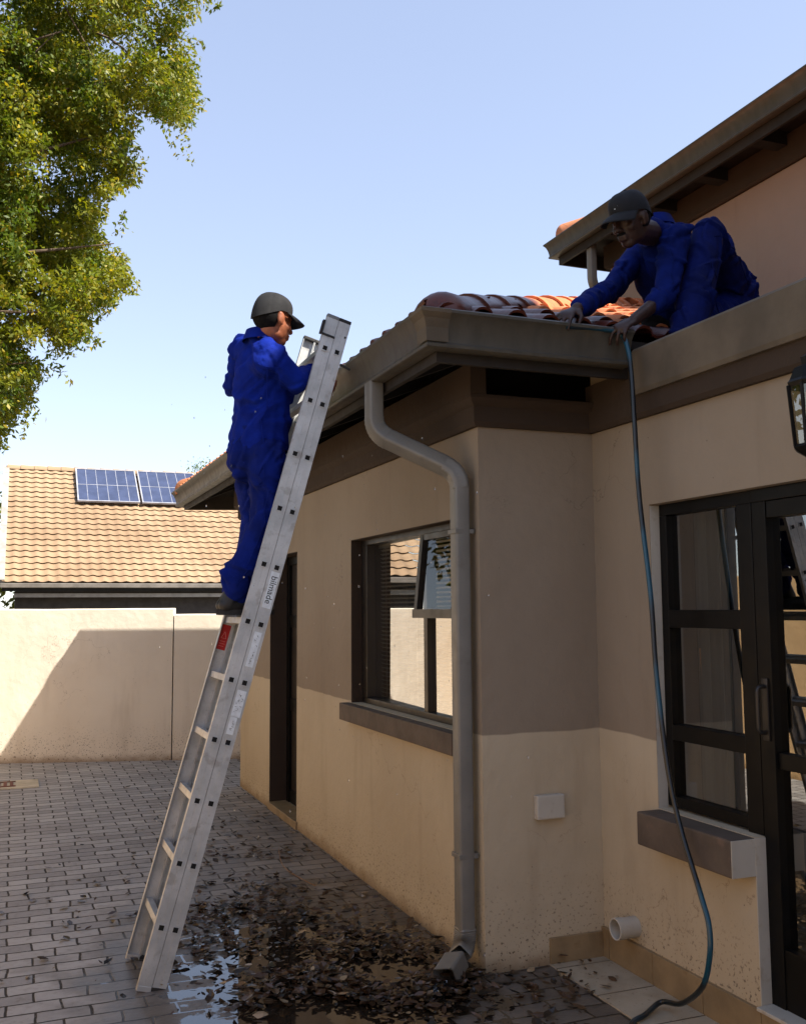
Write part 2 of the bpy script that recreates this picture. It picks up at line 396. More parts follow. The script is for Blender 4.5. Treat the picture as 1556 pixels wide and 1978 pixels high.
def deadleaf():
    t = NT('fallen_leaf')
    rnd = t.n('ShaderNodeNewGeometry').outputs['Random Per Island']
    c = t.mix(t.ramp(rnd, .0, .8), (.008, .006, .004, 1), (.062, .032, .016, 1)); c = t.mix(t.ramp(rnd, .93, 1.), c, (.30, .22, .13, 1))
    return t.set(color=c, rough=.35, spec=.55, normal=t.bump(t.noise(60, 3), .4, .004))
M['dead'] = deadleaf()
def water():
    t = NT('clear_water'); g = t.n('ShaderNodeBsdfGlass'); g.inputs['IOR'].default_value = 1.33; g.inputs['Roughness'].default_value = .02
    g.inputs['Color'].default_value = (.95, .97, 1, 1); t.l(g.outputs[0], t.out.inputs[0]); return t.m
M['water'] = water()

# ------------------------------------------------------------------ ground
M_far = pmat('far_ground', S(110, 98, 80), .95, scale=.3)
g = MB(); g.add([(-300,-300,-.03),(300,-300,-.03),(300,300,-.03),(-300,300,-.03)], [(0,1,2,3)])
tag(g.build('ground', M_far), kind='structure')
g = MB(); g.add([(-3.45,-9,0),(.315,-9,0),(.315,9,0),(-3.45,9,0)], [(0,1,2,3)])
tag(g.build('paving', M['paving']), kind='structure')
g = MB(); g.box((.315, -6, -.03), (.66, 0, .006)); tag(g.build('patio_floor', M['ftile']), kind='structure')
g = MB(); g.add([(.66,-9,-.004),(9,-9,-.004),(9,9,-.004),(.66,9,-.004)], [(0,1,2,3)]); tag(g.build('foundation_ground', M_far), kind='structure')

# ------------------------------------------------------------------ the house
house = empty('house', (1.5, 0, 0), 'beige and brown plastered house with orange tiled roof, gutters being cleaned', 'house')
L, B, ZC = 5.05, .61, 2.43
def wall_open(mb, P, us, zs, solid, th, nrm):
    """P(u,z)->front point; cells us x zs; solid(i,j)->bool; extruded by th along -nrm"""
    nv = V(nrm)*-th
    q = lambda i, j: V(P(us[i], zs[j]))
    for i in range(len(us)-1):
        for j in range(len(zs)-1):
            if not solid(i, j): continue
            a, b, c, d = q(i,j), q(i+1,j), q(i+1,j+1), q(i,j+1)
            mb.add([a,b,c,d], [(0,1,2,3)]); mb.add([a+nv,b+nv,c+nv,d+nv], [(3,2,1,0)])
            for (e0, e1, ii, jj) in ((a,b,i,j-1),(b,c,i+1,j),(c,d,i,j+1),(d,a,i-1,j)):
                out = ii < 0 or jj < 0 or ii >= len(us)-1 or jj >= len(zs)-1
                if out or not solid(ii, jj): mb.add([e0,e1,e1+nv,e0+nv], [(0,1,2,3)])
wa = MB()
us = [0, .25, 1.85, 3.12, 3.95, L]; zs = [0, .05, 1.02, 2.03, 2.565]
holes = {(1,2), (3,1), (3,2)}
wall_open(wa, lambda u, z: (0, u, z), us, zs, lambda i, j: (i, j) not in holes, .23, (-1,0,0))
wa.add([(0,-.001,0),(B,-.001,0),(B,-.001,2.56),(0,-.001,2.56)], [(0,1,2,3)]); wa.add([(0,.1,2.565),(B,.1,2.565),(B,.23,2.565),(0,.23,2.565)], [(0,1,2,3)]); 
us = [0, .445, 1.035, 2.05, 4.5]; zs = [0, .14, .745, 2.045, 2.75]
holes = {(1,2), (2,1), (2,2)}
wall_open(wa, lambda u, z: (B, -u, z), us, zs, lambda i, j: (i, j) not in holes, .23, (-1,0,0))
wa.add([(0,L,0),(3.6,L,0),(3.6,L,2.75),(0,L,2.75)], [(0,1,2,3)])
wa.add([(B,-4.5,0),(6,-4.5,0),(6,-4.5,2.75),(B,-4.5,2.75)], [(0,1,2,3)])
wa.build('wall', M['wall'], house, fix=False)
# cornice bands round A and B, then C
cb = MB()
pA = [(0, L), (0, 0), (B, 0)]
def ring(mb, path, z0, z1, e, side=-1): mb.plan_sweep(path, [(-.02, z0), (e, z0), (e, z1), (-.02, z1)], side)
far = [(1.5, L), (0, L), (0, 0), (B-.001, 0)]
cb.plan_sweep(far, [(-.02,2.432),(.022,2.432),(.036,2.452),(.036,2.522),(.05,2.535),(.068,2.556),(.068,2.572),(-.02,2.572)], -1)
cb.plan_sweep([(1.5, L), (0, L), (0, 0), (.012, 0)], [(.0,2.573),(.068,2.573),(.066,2.715),(.0,2.715)], -1)
cb.build('cornice', M['wall_top'], house)
cc = MB()
cc.plan_sweep([(B, .0), (B, -4.5)], [(-.02,2.432),(.024,2.432),(.036,2.452),(.036,2.53),(-.02,2.53)], -1)
cc.build('cornice', M['wall_top'], house)
pp = MB()
pp.plan_sweep([(B, -.435), (B, -4.5)], [(-.24,2.531),(.055,2.531),(.062,2.55),(.062,2.725),(.05,2.738),(-.24,2.742)], -1)
pp.build('parapet', M['parapet'], house)
ps = MB(); ps.plan_sweep([(B, .0), (B, -.434)], [(-.02,2.531),(.03,2.531),(.03,2.66),(-.02,2.66)], -1); ps.build('parapet_return', M['wall_top'], house)
fr = MB(); fr.box((B+.16, -4.45, 2.60), (3.34, -.36, 2.66)); fr.build('flat_roof', M['parapet'], house)
# eaves: fascia, gutter, soffit boards and rafters
e0 = .36
path = [(3.3, 6.25+e0-.43-1.1), (-e0, 6.25+e0-.43), (-e0, -e0), (.545, -e0)]
YF = path[1][1]; HS = 1.1/3.66
fa = MB(); fa.plan_sweep(path[:-1]+[(3.2, -e0)], [(-.025,2.622),(0,2.622),(0,2.80),(-.025,2.80)], -1); fa.build('fascia', M['fascia'], house)
gp = [(.003,2.80),(.003,2.668),(.010,2.662),(.066,2.662),(.074,2.667),(.076,2.678),(.068,2.688),(.069,2.705),(.078,2.745),(.092,2.780),(.104,2.796),(.112,2.803),(.113,2.814),(.106,2.820),(.096,2.817),(.094,2.808),(.098,2.803),(.088,2.786),(.074,2.75),(.063,2.70),(.06,2.672),(.012,2.672),(.008,2.80)]
gu = MB(); gu.plan_sweep(path, gp, -1); gut = gu.build('gutter', M['gutter'], house, smooth=True)
gm = MB()
for p in ((-e0-.048, -e0-.048),):   # mitre strap at the corner
    gm.plan_sweep([(-e0, -e0+.02), (-e0, -e0), (-e0+.02, -e0)], [(.0775,2.688),(.0795,2.745),(.094,2.78),(.114,2.80),(.116,2.815),(.113,2.815),(.110,2.803),(.092,2.782),(.0785,2.745),(.076,2.69)], -1)
gm.build('gutter_joint', M['parapet'], gut)
TH = math.tan(R(22)); Z0 = 2.80
so = MB()
zr = lambda d: Z0-.035 + TH*d
# underside boards
so.add([(-.40,-.38,zr(-.02)),(3.3,-.38,zr(-.02)),(3.3,3.2,zr(3.56)),(3.2,3.2,zr(3.56))], [(0,1,2,3)])
so.add([(-.38,-.40,zr(-.02)),(-.38,YF,zr(-.02)),(3.0,YF-3.4,zr(3.36)),(3.0,3.0,zr(3.36))], [(0,1,2,3)])
so.add([(-.38,YF-.02,zr(-.02)),(3.3,YF-.02-1.1,zr(-.02)),(3.3,3.0,zr(3.30)),(3.0,3.0,zr(3.30))], [(0,1,2,3)])
so.add([(.03,.12,2.575),(3.3,.12,2.575),(3.3,L-.03,2.575),(.03,L-.03,2.575)], [(0,1,2,3)])
so.add([(.0,.55,2.50),(3.3,.55,2.50),(3.3,.55,zr(.9)),(.0,.55,zr(.9))], [(0,1,2,3)])  # added dark sheet that keeps the open eave gap black
so.build('roof_lining', M['soffit'], house)
for k in range(9):
    y = .15+k*.68
    rb = MB(); rb.bar((-.33, y, zr(.03)-.075), (.4, y, zr(.76)-.075), .05, .12); rb.build('rafter', M['soffit'], house)

# tiled roof
def roll(u, p=.30):
    x = (u/p) % 1.0; x = (x-.5)*p
    return .034*math.sqrt(max(0, 1-(x/.045)**2)) if abs(x) < .045 else .004*math.cos((abs(x)-.045)/.035*math.pi)-.004
def tiled(mb, o, U, D, tilt, ulen, courses, keep, gauge=.33, du=.0125, p=.16, rolls=roll, lift=.030):
    """tile courses: origin o at eave, U along eave, D plan direction up slope"""
    o = V(o); U = V(U); D = V(D); S_ = (D*math.cos(tilt)+V((0,0,1))*math.sin(tilt)); N = (D*-math.sin(tilt)+V((0,0,1))*math.cos(tilt))
    nu = int(ulen/du)
    for k in range(courses):
        s0 = k*gauge; s1 = (k+1)*gauge+.02
        jit = [random.uniform(-.004, .004) for _ in range(int(ulen/p)+2)]
        rows = []
        for (s, h) in ((s0, lift-.012), (s0-.002, lift), (s0+.02, lift+.001), ((s0+s1)/2, lift*.5), (s1, 0)):
            rows.append([o+U*(i*du)+S_*s+N*(h+rolls(i*du, p)+jit[int(i*du/p)]) for i in range(nu+1)])
        n = nu+1; vs = [q for r_ in rows for q in r_]; fs = []
        for a in range(4):
            for i in range(nu):
                c = (rows[a][i]+rows[a+1][i+1])/2
                if keep(c): fs.append((a*n+i, a*n+i+1, (a+1)*n+i+1, (a+1)*n+i))
        mb.add(vs, fs)
rt_ = MB()
FU = V((-.9578,.2878,0)); FD = V((-.2878,-.9578,0)); fdist = lambda c: FD.dot(V((c.x+.41, c.y-YF-.05, 0)))
tiled(rt_, (-.41,-.41,Z0), (1,0,0), (0,1,0), R(22), 3.75, 12, lambda c: c.x > c.y-.03)
tiled(rt_, (-.41,YF+.05,Z0), (0,-1,0), (1,0,0), R(22), YF+.46, 11, lambda c: c.y > c.x-.03 and c.x+.41 < fdist(c)+.03, du=.02)
tiled(rt_, V((-.41,YF+.05,Z0))+FU*-3.95, FU, FD, R(22), 3.95, 10, lambda c: fdist(c) < c.x+.44 and c.x < 3.34, du=.03)
roof = rt_.build('roof', M['tile'], house, smooth=True, fix=False)
bmr = bmesh.new(); bmr.from_mesh(roof.data); bmesh.ops.delete(bmr, geom=[v for v in bmr.verts if not v.link_faces], context='VERTS'); bmr.to_mesh(roof.data); bmr.free()
def hip_tile(p, d, r0, r1, length, dome=False, mat=None, parent=None):
    d = V(d).normalized(); side = d.cross(V((0,0,1))).normalized(); upv = side.cross(d)
    mb = MB(); rows = []; n = 14
    prof = [(length, r1*.93), (length, r1), (length*.5, (r0+r1)/2), (.03, r0), (.0, r0*1.0), (0, r0*.90), (.04, r0*.88)]
    if dome: prof = [(length, r1*.93), (length, r1), (length*.5, r1*1.05), (.0, r0)] + [(-r0*.75*math.sin(a), r0*math.cos(a)) for a in (.3,.6,.85,1.1,1.3,1.45,1.55)]
    for s, r_ in prof:
        rows.append([V(p)+d*s+side*(math.cos(a)*r_)+upv*(math.sin(a)*r_) for a in [R(-12)+R(204)*k/n for k in range(n+1)]])
    mb.grid(rows); return mb.build('hip_tile', mat or M['hip'], parent or house, smooth=True)
hd = V((1,1,TH)).normalized()
h0 = V((-.40,-.40,Z0-.035))
for k in range(15):
    s = .12+k*.345; p = h0+hd*s + V((random.uniform(-.004,.004), random.uniform(-.004,.004), random.uniform(-.003,.003)))
    hip_tile(p, hd+V((0,0,.028)), .130 if k else .134, .106, .40, dome=(k == 0))
hd2 = V((1,-1.343,TH)).normalized(); h2 = V((-.40, YF+.03, Z0-.02))
for k in range(5): hip_tile(h2+hd2*(.1+k*.345), hd2, .14, .112, .40, dome=(k == 0), mat=M['tile_up'])

# downpipe
def bend(pts, r=.07, n=6):
    out = [V(pts[0])]
    for i in range(1, len(pts)-1):
        p = V(pts[i]); a = (V(pts[i-1])-p).normalized(); b = (V(pts[i+1])-p).normalized()
        s, e = p+a*r, p+b*r
        for k in range(n+1):
            t = k/n; out.append(s*(1-t)**2+p*2*t*(1-t)+e*t*t)
    out.append(V(pts[-1])); return out
def rrect(a, b, r, n=3):
    out = []
    for cx_, cy_, a0 in ((a-r,b-r,0),(-a+r,b-r,90),(-a+r,-b+r,180),(a-r,-b+r,270)):
        for k in range(n+1): th = R(a0+90*k/n); out.append((cx_+r*math.cos(th), cy_+r*math.sin(th)))
    return out
dpp = [(-.405,.285,2.668), (-.405,.285,2.43), (-.062,.075,2.225), (-.062,.075,.16)]
dp = MB(); dp.sweep(bend(dpp, .075), rrect(.045,.036,.013), ref=V((0,1,0)))
pipe = dp.build('downpipe', M['pipe'], house, smooth=True)
for i, (c, t0) in enumerate(((V(dpp[1]), 0), (V(dpp[2]), 1))):   # crimped ribs at the two elbows and collars
    pts = bend(dpp, .075)
    seg = pts[1+i*7:8+i*7]; rb = MB()
    P2 = []; rs = []
    for k in range(len(seg)*3-2):
        f = k/3; a = seg[int(f)]; b = seg[min(int(f)+1, len(seg)-1)]; P2.append(a.lerp(b, f-int(f))); rs.append(1.03 if k % 2 else 1.0)
    rb.sweep(P2, rrect(.0455,.0365,.013), rs, ref=V((0,1,0)), caps=False); rb.build('elbow', M['pipe'], pipe, smooth=True)
kp = bend([(-.062,.075,.19), (-.062,.075,.105), (-.215,-.065,.048)], .07, 14); P2 = []; rs = []
for i in range(len(kp)-1):
    for q in range(2): P2.append(kp[i].lerp(kp[i+1], q/2)); rs.append(1.05 if (i*2+q) % 2 else .97)
P2 = P2[:-1]; rs = rs[:len(P2)]
sb = MB(); sb.sweep(P2, rrect(.0455,.037,.013), rs, ref=V((0,1,0)), caps=False); sb.build('shoe', M['pipe'], pipe, smooth=False)
ob = MB(); dd = (kp[-1]-kp[-3]).normalized(); ob.sweep([kp[-2]+dd*.035, kp[-1]+dd*.015], rrect(.049,.040,.012), ref=V((0,1,0)), caps=False)
ob.sweep([kp[-2]+dd*.036, kp[-1]+dd*.015], rrect(.045,.036,.012), ref=V((0,1,0)), caps=False); ob.build('outlet', M['pipe'], pipe)
for z in (1.95, .5):
    st = MB(); st.box((-.104, .030, z-.010), (-.012, .120, z+.010), .002); st.build('bracket', M['pipe'], pipe)

# window in the long wall
wx = .10
wA = MB()
y0, y1, z0, z1 = .25, 1.85, 1.02, 2.03
for a, b in (((wx-.03, y0, z0), (wx+.03, y1, z0+.035)), ((wx-.03, y0, z1-.035), (wx+.03, y1, z1)), ((wx-.03, y1-.10, z0+.035), (wx+.03, y1, z1-.035)), ((wx-.03, y0, z0+.035), (wx+.03, y0+.05, z1-.035)),
             ((wx-.028, .795, z0+.035), (wx+.028, .845, z1-.035)), ((wx-.026, y0+.05, 1.555), (wx+.026, .795, 1.60))):
    wA.box(a, b, .003)
winA = wA.build('window', M['brownalu'], house)
q = MB(); q.add([(wx+.004,.845,z0+.035),(wx+.026,y1-.10,z0+.035),(wx+.030,y1-.10,z1-.035),(wx+.008,.845,z1-.035)], [(0,1,2,3)]); q.build('pane', M['glassA'], winA, fix=False)
q = MB(); q.add([(wx-.002,y0+.05,z0+.035),(wx-.002,.795,z0+.035),(wx-.002,.795,1.555),(wx-.002,y0+.05,1.555)], [(0,1,2,3)]); q.build('pane', M['glassA'], winA, fix=False)
# top-hung sash standing ajar
hz, ox = 1.99, wx-.035
def sw(y, s, o=0): a = R(6); return V((ox-math.sin(a)*s-math.cos(a)*o, y, hz-math.cos(a)*s-math.sin(a)*0))
sh = MB()
sh.bar(sw(.29,0), sw(.29,.42), .03, .035, V((0,1,0))); sh.bar(sw(.80,0), sw(.80,.42), .035, .04, V((0,1,0))); sh.bar(sw(.27,.015), sw(.82,.015), .03, .03); sh.bar(sw(.265,.42), sw(.825,.42), .045, .045)
sash = sh.build('window_sash', M['brownalu'], winA)
q = MB(); q.add([sw(.30,.02),sw(.79,.02),sw(.79,.41),sw(.30,.41)], [(0,1,2,3)]); q.build('sash_pane', M['glassS'], winA, fix=False)
bl = MB()
for k in range(38):
    z = 1.99-k*.025; bl.add([(wx+.07,.28,z),(wx+.07,1.78,z),(wx+.085,1.78,z-.010),(wx+.085,.28,z-.010)], [(0,1,2,3)])
for y in (.5,.95,1.2,1.7): bl.box((wx+.079,y,1.05),(wx+.081,y+.003,1.99))
bl.box((wx+.06,.28,1.975),(wx+.10,1.78,2.0)); bl.build('window_blind', M['slat'], house, fix=False)
sl_ = MB(); sl_.box((-.062, .20, .915), (.09, 1.905, 1.018), .006); sl_.build('window_sill', M['sill'], house)
# reveals painted brown
rv = MB(); rv.box((.002, y1-.002, z0), (wx+.03, y1+.004, z1)); rv.box((.002, .25, z1-.004), (wx+.03, y1, z1+.003)); rv.build('window_reveal', M['wall_top'], house)
rd = MB(); rd.box((.002, 3.95-.003, .05), (.14, 3.954, 2.03)); rd.box((.002, 3.12, 2.026), (.14, 3.95, 2.033)); rd.box((.002,3.116,.05),(.14,3.123,2.03)); rd.build('door_reveal', M['wall_top'], house)
# side door
dr = MB(); dr.box((.14, 3.12, .05), (.18, 3.19, 2.03), .003); dr.box((.14, 3.88, .05), (.18, 3.95, 2.03), .003); dr.box((.14, 3.19, 1.96), (.18, 3.88, 2.03), .003)
for z in (.05, .78, 1.45): dr.box((.15, 3.19, z), (.175, 3.88, z+.1), .003)
dr.box((.15,3.50,.15),(.176,3.56,1.96),.003)
door = dr.build('side_door', M['black'], house)
q = MB(); q.add([(.165,3.19,.1),(.165,3.88,.1),(.165,3.88,1.96),(.165,3.19,1.96)], [(0,1,2,3)]); q.build('door_pane', M['door'], door, fix=False)
q = MB(); q.tube([(.15,3.26,1.02),(.10,3.26,1.02),(.10,3.36,1.02)], .009); q.build('handle', M['alu'], door)
ds = MB(); ds.box((-.012, 3.10, -.01), (.14, 3.96, .055), .004); ds.build('door_step', M['skirt'], house)

# patio window and door in the right wall
gx = .69
fC = MB(); zt = 2.045; zb = .755
def fb(ya, yb, za, zb_, d=.03, x=gx): fC.box((x-d, ya, za), (x+d, yb, zb_), .003)
fb(-.495,-.446, zb, zt-.05); fb(-1.035,-.446, zt-.05, zt-.001); fb(-.95,-.495, zb, zb+.045); fb(-.95,-.495, 1.51, 1.585, .034); fb(-.95,-.495, 1.035, 1.10, .034)
fb(-1.034,-.95, .746, zt-.05, .036); fb(-.895,-.86, zb+.045, 1.035, .012, gx+.02); fb(-.895,-.85, 1.10, 1.51, .016, gx+.02)
winC = fC.build('window', M['black'], house)
for a, b in ((.80,1.035),(1.10,1.51),(1.585,1.995)):
    q = MB(); q.add([(gx,-.495,a),(gx,-.95,a),(gx,-.95,b),(gx,-.495,b)], [(0,1,2,3)]); q.build('pane', M['glassC'], winC, fix=False)
fC = MB(); fb(-1.11,-1.036, .141, zt-.05, .035); fb(-2.05,-1.036, zt-.05, zt-.001, .037); fb(-2.05,-1.11, 1.93, 1.994); fb(-2.05,-1.98,.141,1.93); fb(-1.98,-1.11,.141,.36); fb(-1.98,-1.11,1.0,1.06,.02)
pd = fC.build('patio_door', M['black'], house)
q = MB(); q.add([(gx,-1.11,.36),(gx,-1.98,.36),(gx,-1.98,1.93),(gx,-1.11,1.93)], [(0,1,2,3)]); q.build('pane', M['glassC'], pd, fix=False)
q = MB(); hh = [(gx-.035,-1.075,1.30),(gx-.075,-1.075,1.30),(gx-.075,-1.075,1.13),(gx-.035,-1.075,1.13)]; q.tube(bend(hh, .02, 4), .008); q.box((gx-.042,-1.092,1.10),(gx-.034,-1.058,1.33),.002); q.build('handle', M['brownalu'], pd, smooth=True)
sC = MB(); sC.box((.498,-1.035,.605), (.66,-.445,.742), .008); sC.build('window_sill', M['sill'], house)
pr = MB(); pr.box((.607,-1.041,.139),(.75,-1.036,.742)); pr.box((.499,-1.039,.607),(.63,-1.0355,.741)); pr.box((B+.002,-.4455,.745),(gx-.03,-.4405,2.04)); pr.build('plaster_reveal', M['white'], house)
# skirting tiles
yy = 0
for i, (a, b) in enumerate(((0,-.06),(-.063,-.39),(-.393,-.72),(-.723,-1.05),(-1.053,-1.38),(-1.383,-1.71),(-1.713,-2.04))):
    q = MB(); q.box((B-.018, b, .006), (B+.001, a, .136), .002); q.build('skirting_tile', M['skirt'], house)
q = MB(); q.box((.318,-.016,.006),(B-.0185,-.001,.118),.002); q.build('skirting_tile', M['skirt'], house)
q = MB(); q.box((B-.03,-2.06,.1365),(.69,-1.0425,.150),.003); q.build('threshold', M['white'], house)
# room behind the glass
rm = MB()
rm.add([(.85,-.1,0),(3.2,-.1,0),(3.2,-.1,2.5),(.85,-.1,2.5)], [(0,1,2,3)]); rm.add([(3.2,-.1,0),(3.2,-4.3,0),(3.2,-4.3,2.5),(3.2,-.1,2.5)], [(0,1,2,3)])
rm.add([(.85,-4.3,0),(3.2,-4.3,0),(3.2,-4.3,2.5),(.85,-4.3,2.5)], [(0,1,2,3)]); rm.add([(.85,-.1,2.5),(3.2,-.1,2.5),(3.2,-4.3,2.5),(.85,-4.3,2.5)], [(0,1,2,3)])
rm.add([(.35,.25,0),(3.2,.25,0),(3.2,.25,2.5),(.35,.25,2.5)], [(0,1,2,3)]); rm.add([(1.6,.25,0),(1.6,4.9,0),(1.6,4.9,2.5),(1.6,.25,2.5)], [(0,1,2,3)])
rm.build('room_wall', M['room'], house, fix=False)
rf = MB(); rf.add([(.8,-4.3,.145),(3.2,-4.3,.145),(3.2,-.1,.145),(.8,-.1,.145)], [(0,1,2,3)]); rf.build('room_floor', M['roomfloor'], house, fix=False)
cu = MB(); rows = []
for k in range(41):
    y = -.5-.20*k/40; x = .80+.012*math.sin(k*1.3)+.006*math.sin(k*2.9); rows.append([V((x,y,.78)), V((x,y,2.03))])
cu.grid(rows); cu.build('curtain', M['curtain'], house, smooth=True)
q = MB(); q.tube([(.86,-.58,.2),(.80,-.53,1.42)], .014); q.build('curtain_pole', M['wood'], house, smooth=True)

# upper storey: the main part behind, and an unseen block right of the picture, shaped to shade the yard
uw = MB()
X2 = 3.35; YE = 3.88
uw.box((X2, -2.94, 2.4), (8, YE, 5.08)); uw.box((2.7, -9, 2.76), (8, -2.95, 8.05)); uw.build('upper_wall', M['wall_top'], house)  # second box: unseen block added to shade the yard
M['upwall'] = plaster('upper_plaster', S(156, 134, 118), None, dirt=False)
uf = MB(); uf.box((X2-.012, -1.5, 2.6), (X2-.004, YE+.004, 4.89)); uf.build('upper_wall_face', M['upwall'], house)
ub = MB(); ub.plan_sweep([(5, YE), (X2, YE), (X2, -1.5)], [(-.02,4.872),(.04,4.872),(.055,4.89),(.055,5.10),(-.02,5.10)], -1); ub.build('upper_cornice', M['wall_top'], house)
e1 = .37
upath = [(6, YE+e1), (X2-e1, YE+e1), (X2-e1, -1.5)]
uz = 5.20-2.80
ug = MB(); ug.plan_sweep(upath, [(o, z+uz) for o, z in gp], -1); ug.build('upper_gutter', M['gutter'], house, smooth=True)
ufa = MB(); ufa.plan_sweep(upath, [(-.025,4.985),(0,4.985),(0,5.19),(-.025,5.19)], -1); ufa.build('upper_fascia', M['fascia'], house)
us_ = MB(); us_.add([(X2-e1+.01,-1.5,5.12),(X2-e1+.01,YE+e1-.01,5.12),(8,YE+e1-.01,5.13),(8,-1.5,5.13)], [(0,1,2,3)]); us_.build('upper_soffit', M['soffit'], house)
for k in range(8):
    y = YE-.35-k*.66; q = MB(); q.box((X2-e1+.012, y-.09, 5.015), (X2-.05, y+.02, 5.118)); q.build('rafter', M['soffit'], house)
ur = MB()
tiled(ur, (X2-.36,YE+e1+.02,5.13), (0,-1,0), (1,0,0), R(22), 5.9, 6, lambda c: c.y < YE+.4-(c.x-X2+.4), du=.03)
uroof = ur.build('upper_roof', M['tile_up'], house, smooth=True, fix=False)
hu = V((X2-.37, YE+e1+.02, 5.235)); hdu = V((1,-1,TH)).normalized()
for k in range(4): hip_tile(hu+hdu*(.1+k*.345), hdu, .14, .112, .40, dome=(k == 0), mat=M['tile_up'])
q = MB(); q.add([(2.27,-9.5,8.2),(2.27,-2.54,8.2),(9,-2.54,8.2),(9,-9.5,8.2),(2.27,-9.5,8.05),(2.27,-2.54,8.05),(9,-2.54,8.05),(9,-9.5,8.05),(5.5,-5.5,9.6)], [(0,1,8),(1,2,8),(2,3,8),(3,0,8),(0,4,5,1),(1,5,6,2),(4,7,6,5),(2,6,7,3),(3,7,4,0)]); q.build('shade_block_roof', M['tile_up'], house)  # unseen roof, its eave edges placed to cast the yard's shade
q = MB(); q.sweep(bend([(X2-.31,YE-.13,5.06),(X2-.31,YE-.13,4.66),(X2-.1,YE+.0,4.5)],.06), rrect(.04,.035,.012)); q.build('upper_downpipe', M['pipe'], house, smooth=True)

# small fixtures on the walls
sw_ = MB(); sw_.box((.252,-.038,.645), (.394,-.001,.752), .007); t_ = sw_.build('outlet_box', M['white']); tag(t_, 'blank off-white electrical box low on the pale end wall', 'electrical box')
q = MB(); n = 28; rows = []
for x, r_ in ((.505,.040),(.503,.044),(.505,.0465),(.545,.0465),(.547,.044),(.612,.044)):
    rows.append([V((x, -.25+r_*math.cos(2*math.pi*k/n), .203+r_*math.sin(2*math.pi*k/n))) for k in range(n+1)])
rows.insert(0, [V((.60, -.25+.039*math.cos(2*math.pi*k/n), .203+.039*math.sin(2*math.pi*k/n))) for k in range(n+1)])
q.grid(rows); t_ = q.build('waste_pipe', M['white'], smooth=True); tag(t_, 'short open white plastic pipe stub sticking out above the skirting tiles', 'pipe')
# lantern
lx, ly, lz = .45, -1.585, 2.215
lan = empty('wall_lantern', (B, ly, lz), 'black metal wall lantern with glass sides beside the patio door', 'lantern')
q = MB()
def octa(z, r, n=8): return [V((lx+r*math.cos(2*math.pi*(k+.5)/n), ly+r*math.sin(2*math.pi*(k+.5)/n), z)) for k in range(n)]
def loft(mb, rings, caps=True):
    n = len(rings[0]); mb.add([p for r_ in rings for p in r_], [(i*n+k, i*n+(k+1)%n, (i+1)*n+(k+1)%n, (i+1)*n+k) for i in range(len(rings)-1) for k in range(n)] + ([tuple(range(n))[::-1], tuple(range((len(rings)-1)*n, len(rings)*n))] if caps else []))
loft(q, [octa(lz+.10,.074), octa(lz+.115,.080), octa(lz+.125,.072), octa(lz+.165,.055), octa(lz+.175,.03), octa(lz+.20,.034), octa(lz+.215,.01), octa(lz+.23,.012), octa(lz+.24,.003)])
loft(q, [octa(lz-.15,.01), octa(lz-.13,.03), octa(lz-.11,.06), octa(lz-.10,.068), octa(lz-.09,.062)])
for k in range(8):
    q.bar(octa(lz-.095,.063)[k], octa(lz+.105,.078)[k], .009, .009)
q.tube([(B,ly,lz-.02),(.56,ly,lz-.10),(.52,ly,lz-.14),(lx,ly,lz-.14)], .009); q.box((B-.014,ly-.04,lz-.12),(B-.001,ly+.04,lz+.1),.004); q.build('frame', M['black'], lan)
q = MB(); loft(q, [octa(lz-.092,.058), octa(lz+.10,.073)], False); q.build('lamp_glass', M['lampglass'], lan, fix=False)
q = MB(); q.tube([(lx,ly,lz-.09),(lx,ly,lz-.02)], .012); q.tube([(lx,ly,lz-.02),(lx,ly,lz+.0),(lx,ly,lz+.03),(lx,ly,lz+.05)], [.012,.026,.028,.008]); q.build('bulb', M['white'], lan, smooth=True)

# ------------------------------------------------------------------ garden walls
gw = lambda x: 6.78-.30*x
def gwall(mb, xa, xb, h, th=.2):
    a = V((xa, gw(xa), 0)); b = V((xb, gw(xb), 0)); n = V((.287,.958,0))*th
    n_ = 40; rows = []
    for k in range(n_+1):
        p = a.lerp(b, k/n_); hh_ = h+.006*noise.noise(V((p.x*2.1,0,h)))
        rows.append([p+V((0,0,-.05)), p+V((0,0,hh_-.012)), p+n*.06+V((0,0,hh_)), p+n*.94+V((0,0,hh_)), p+n+V((0,0,hh_-.012)), p+n])
    mb.grid(rows)
    for r_ in (rows[0], rows[-1]): mb.add(r_, [tuple(range(6))])
gd = empty('garden_wall', (-1, 7.1, 0), 'beige plastered garden wall across the end of the paving, half in shadow', 'wall')
q = MB(); gwall(q, -3.42, -.352, 1.622); q.build('wall_panel', M['garden'], gd)
q = MB(); gwall(q, -.340, 3.3, 1.555); q.build('wall_panel', M['garden'], gd)
bw = MB(); bw.box((-3.62,-9,-.05), (-3.42,7.75,1.9), .01); t_ = bw.build('boundary_wall', M['boundary']); tag(t_, 'long sunlit beige boundary wall left of the paving, seen only in window reflections', 'wall')

# drain cover at the left edge
dc = empty('drain_cover', (-1.9, 5.95, 0), 'pale concrete drain surround with rusty grate set in the paving', 'drain')
q = MB(); q.box((-2.35,5.72,-.01),(-1.70,6.14,.012),.006); q.build('surround', pmat('pale_concrete', S(186,174,150), .9, scale=6), dc)
q = MB(); 
for k in range(7): q.box((-2.28+k*.055,5.80,.008),(-2.25+k*.055,6.06,.019))
q.box((-2.30,5.79,.006),(-1.90,5.815,.019)); q.box((-2.30,6.045,.006),(-1.90,6.07,.019)); q.build('grate', pmat('rusty_iron', S(112,62,50), .8, scale=14), dc)

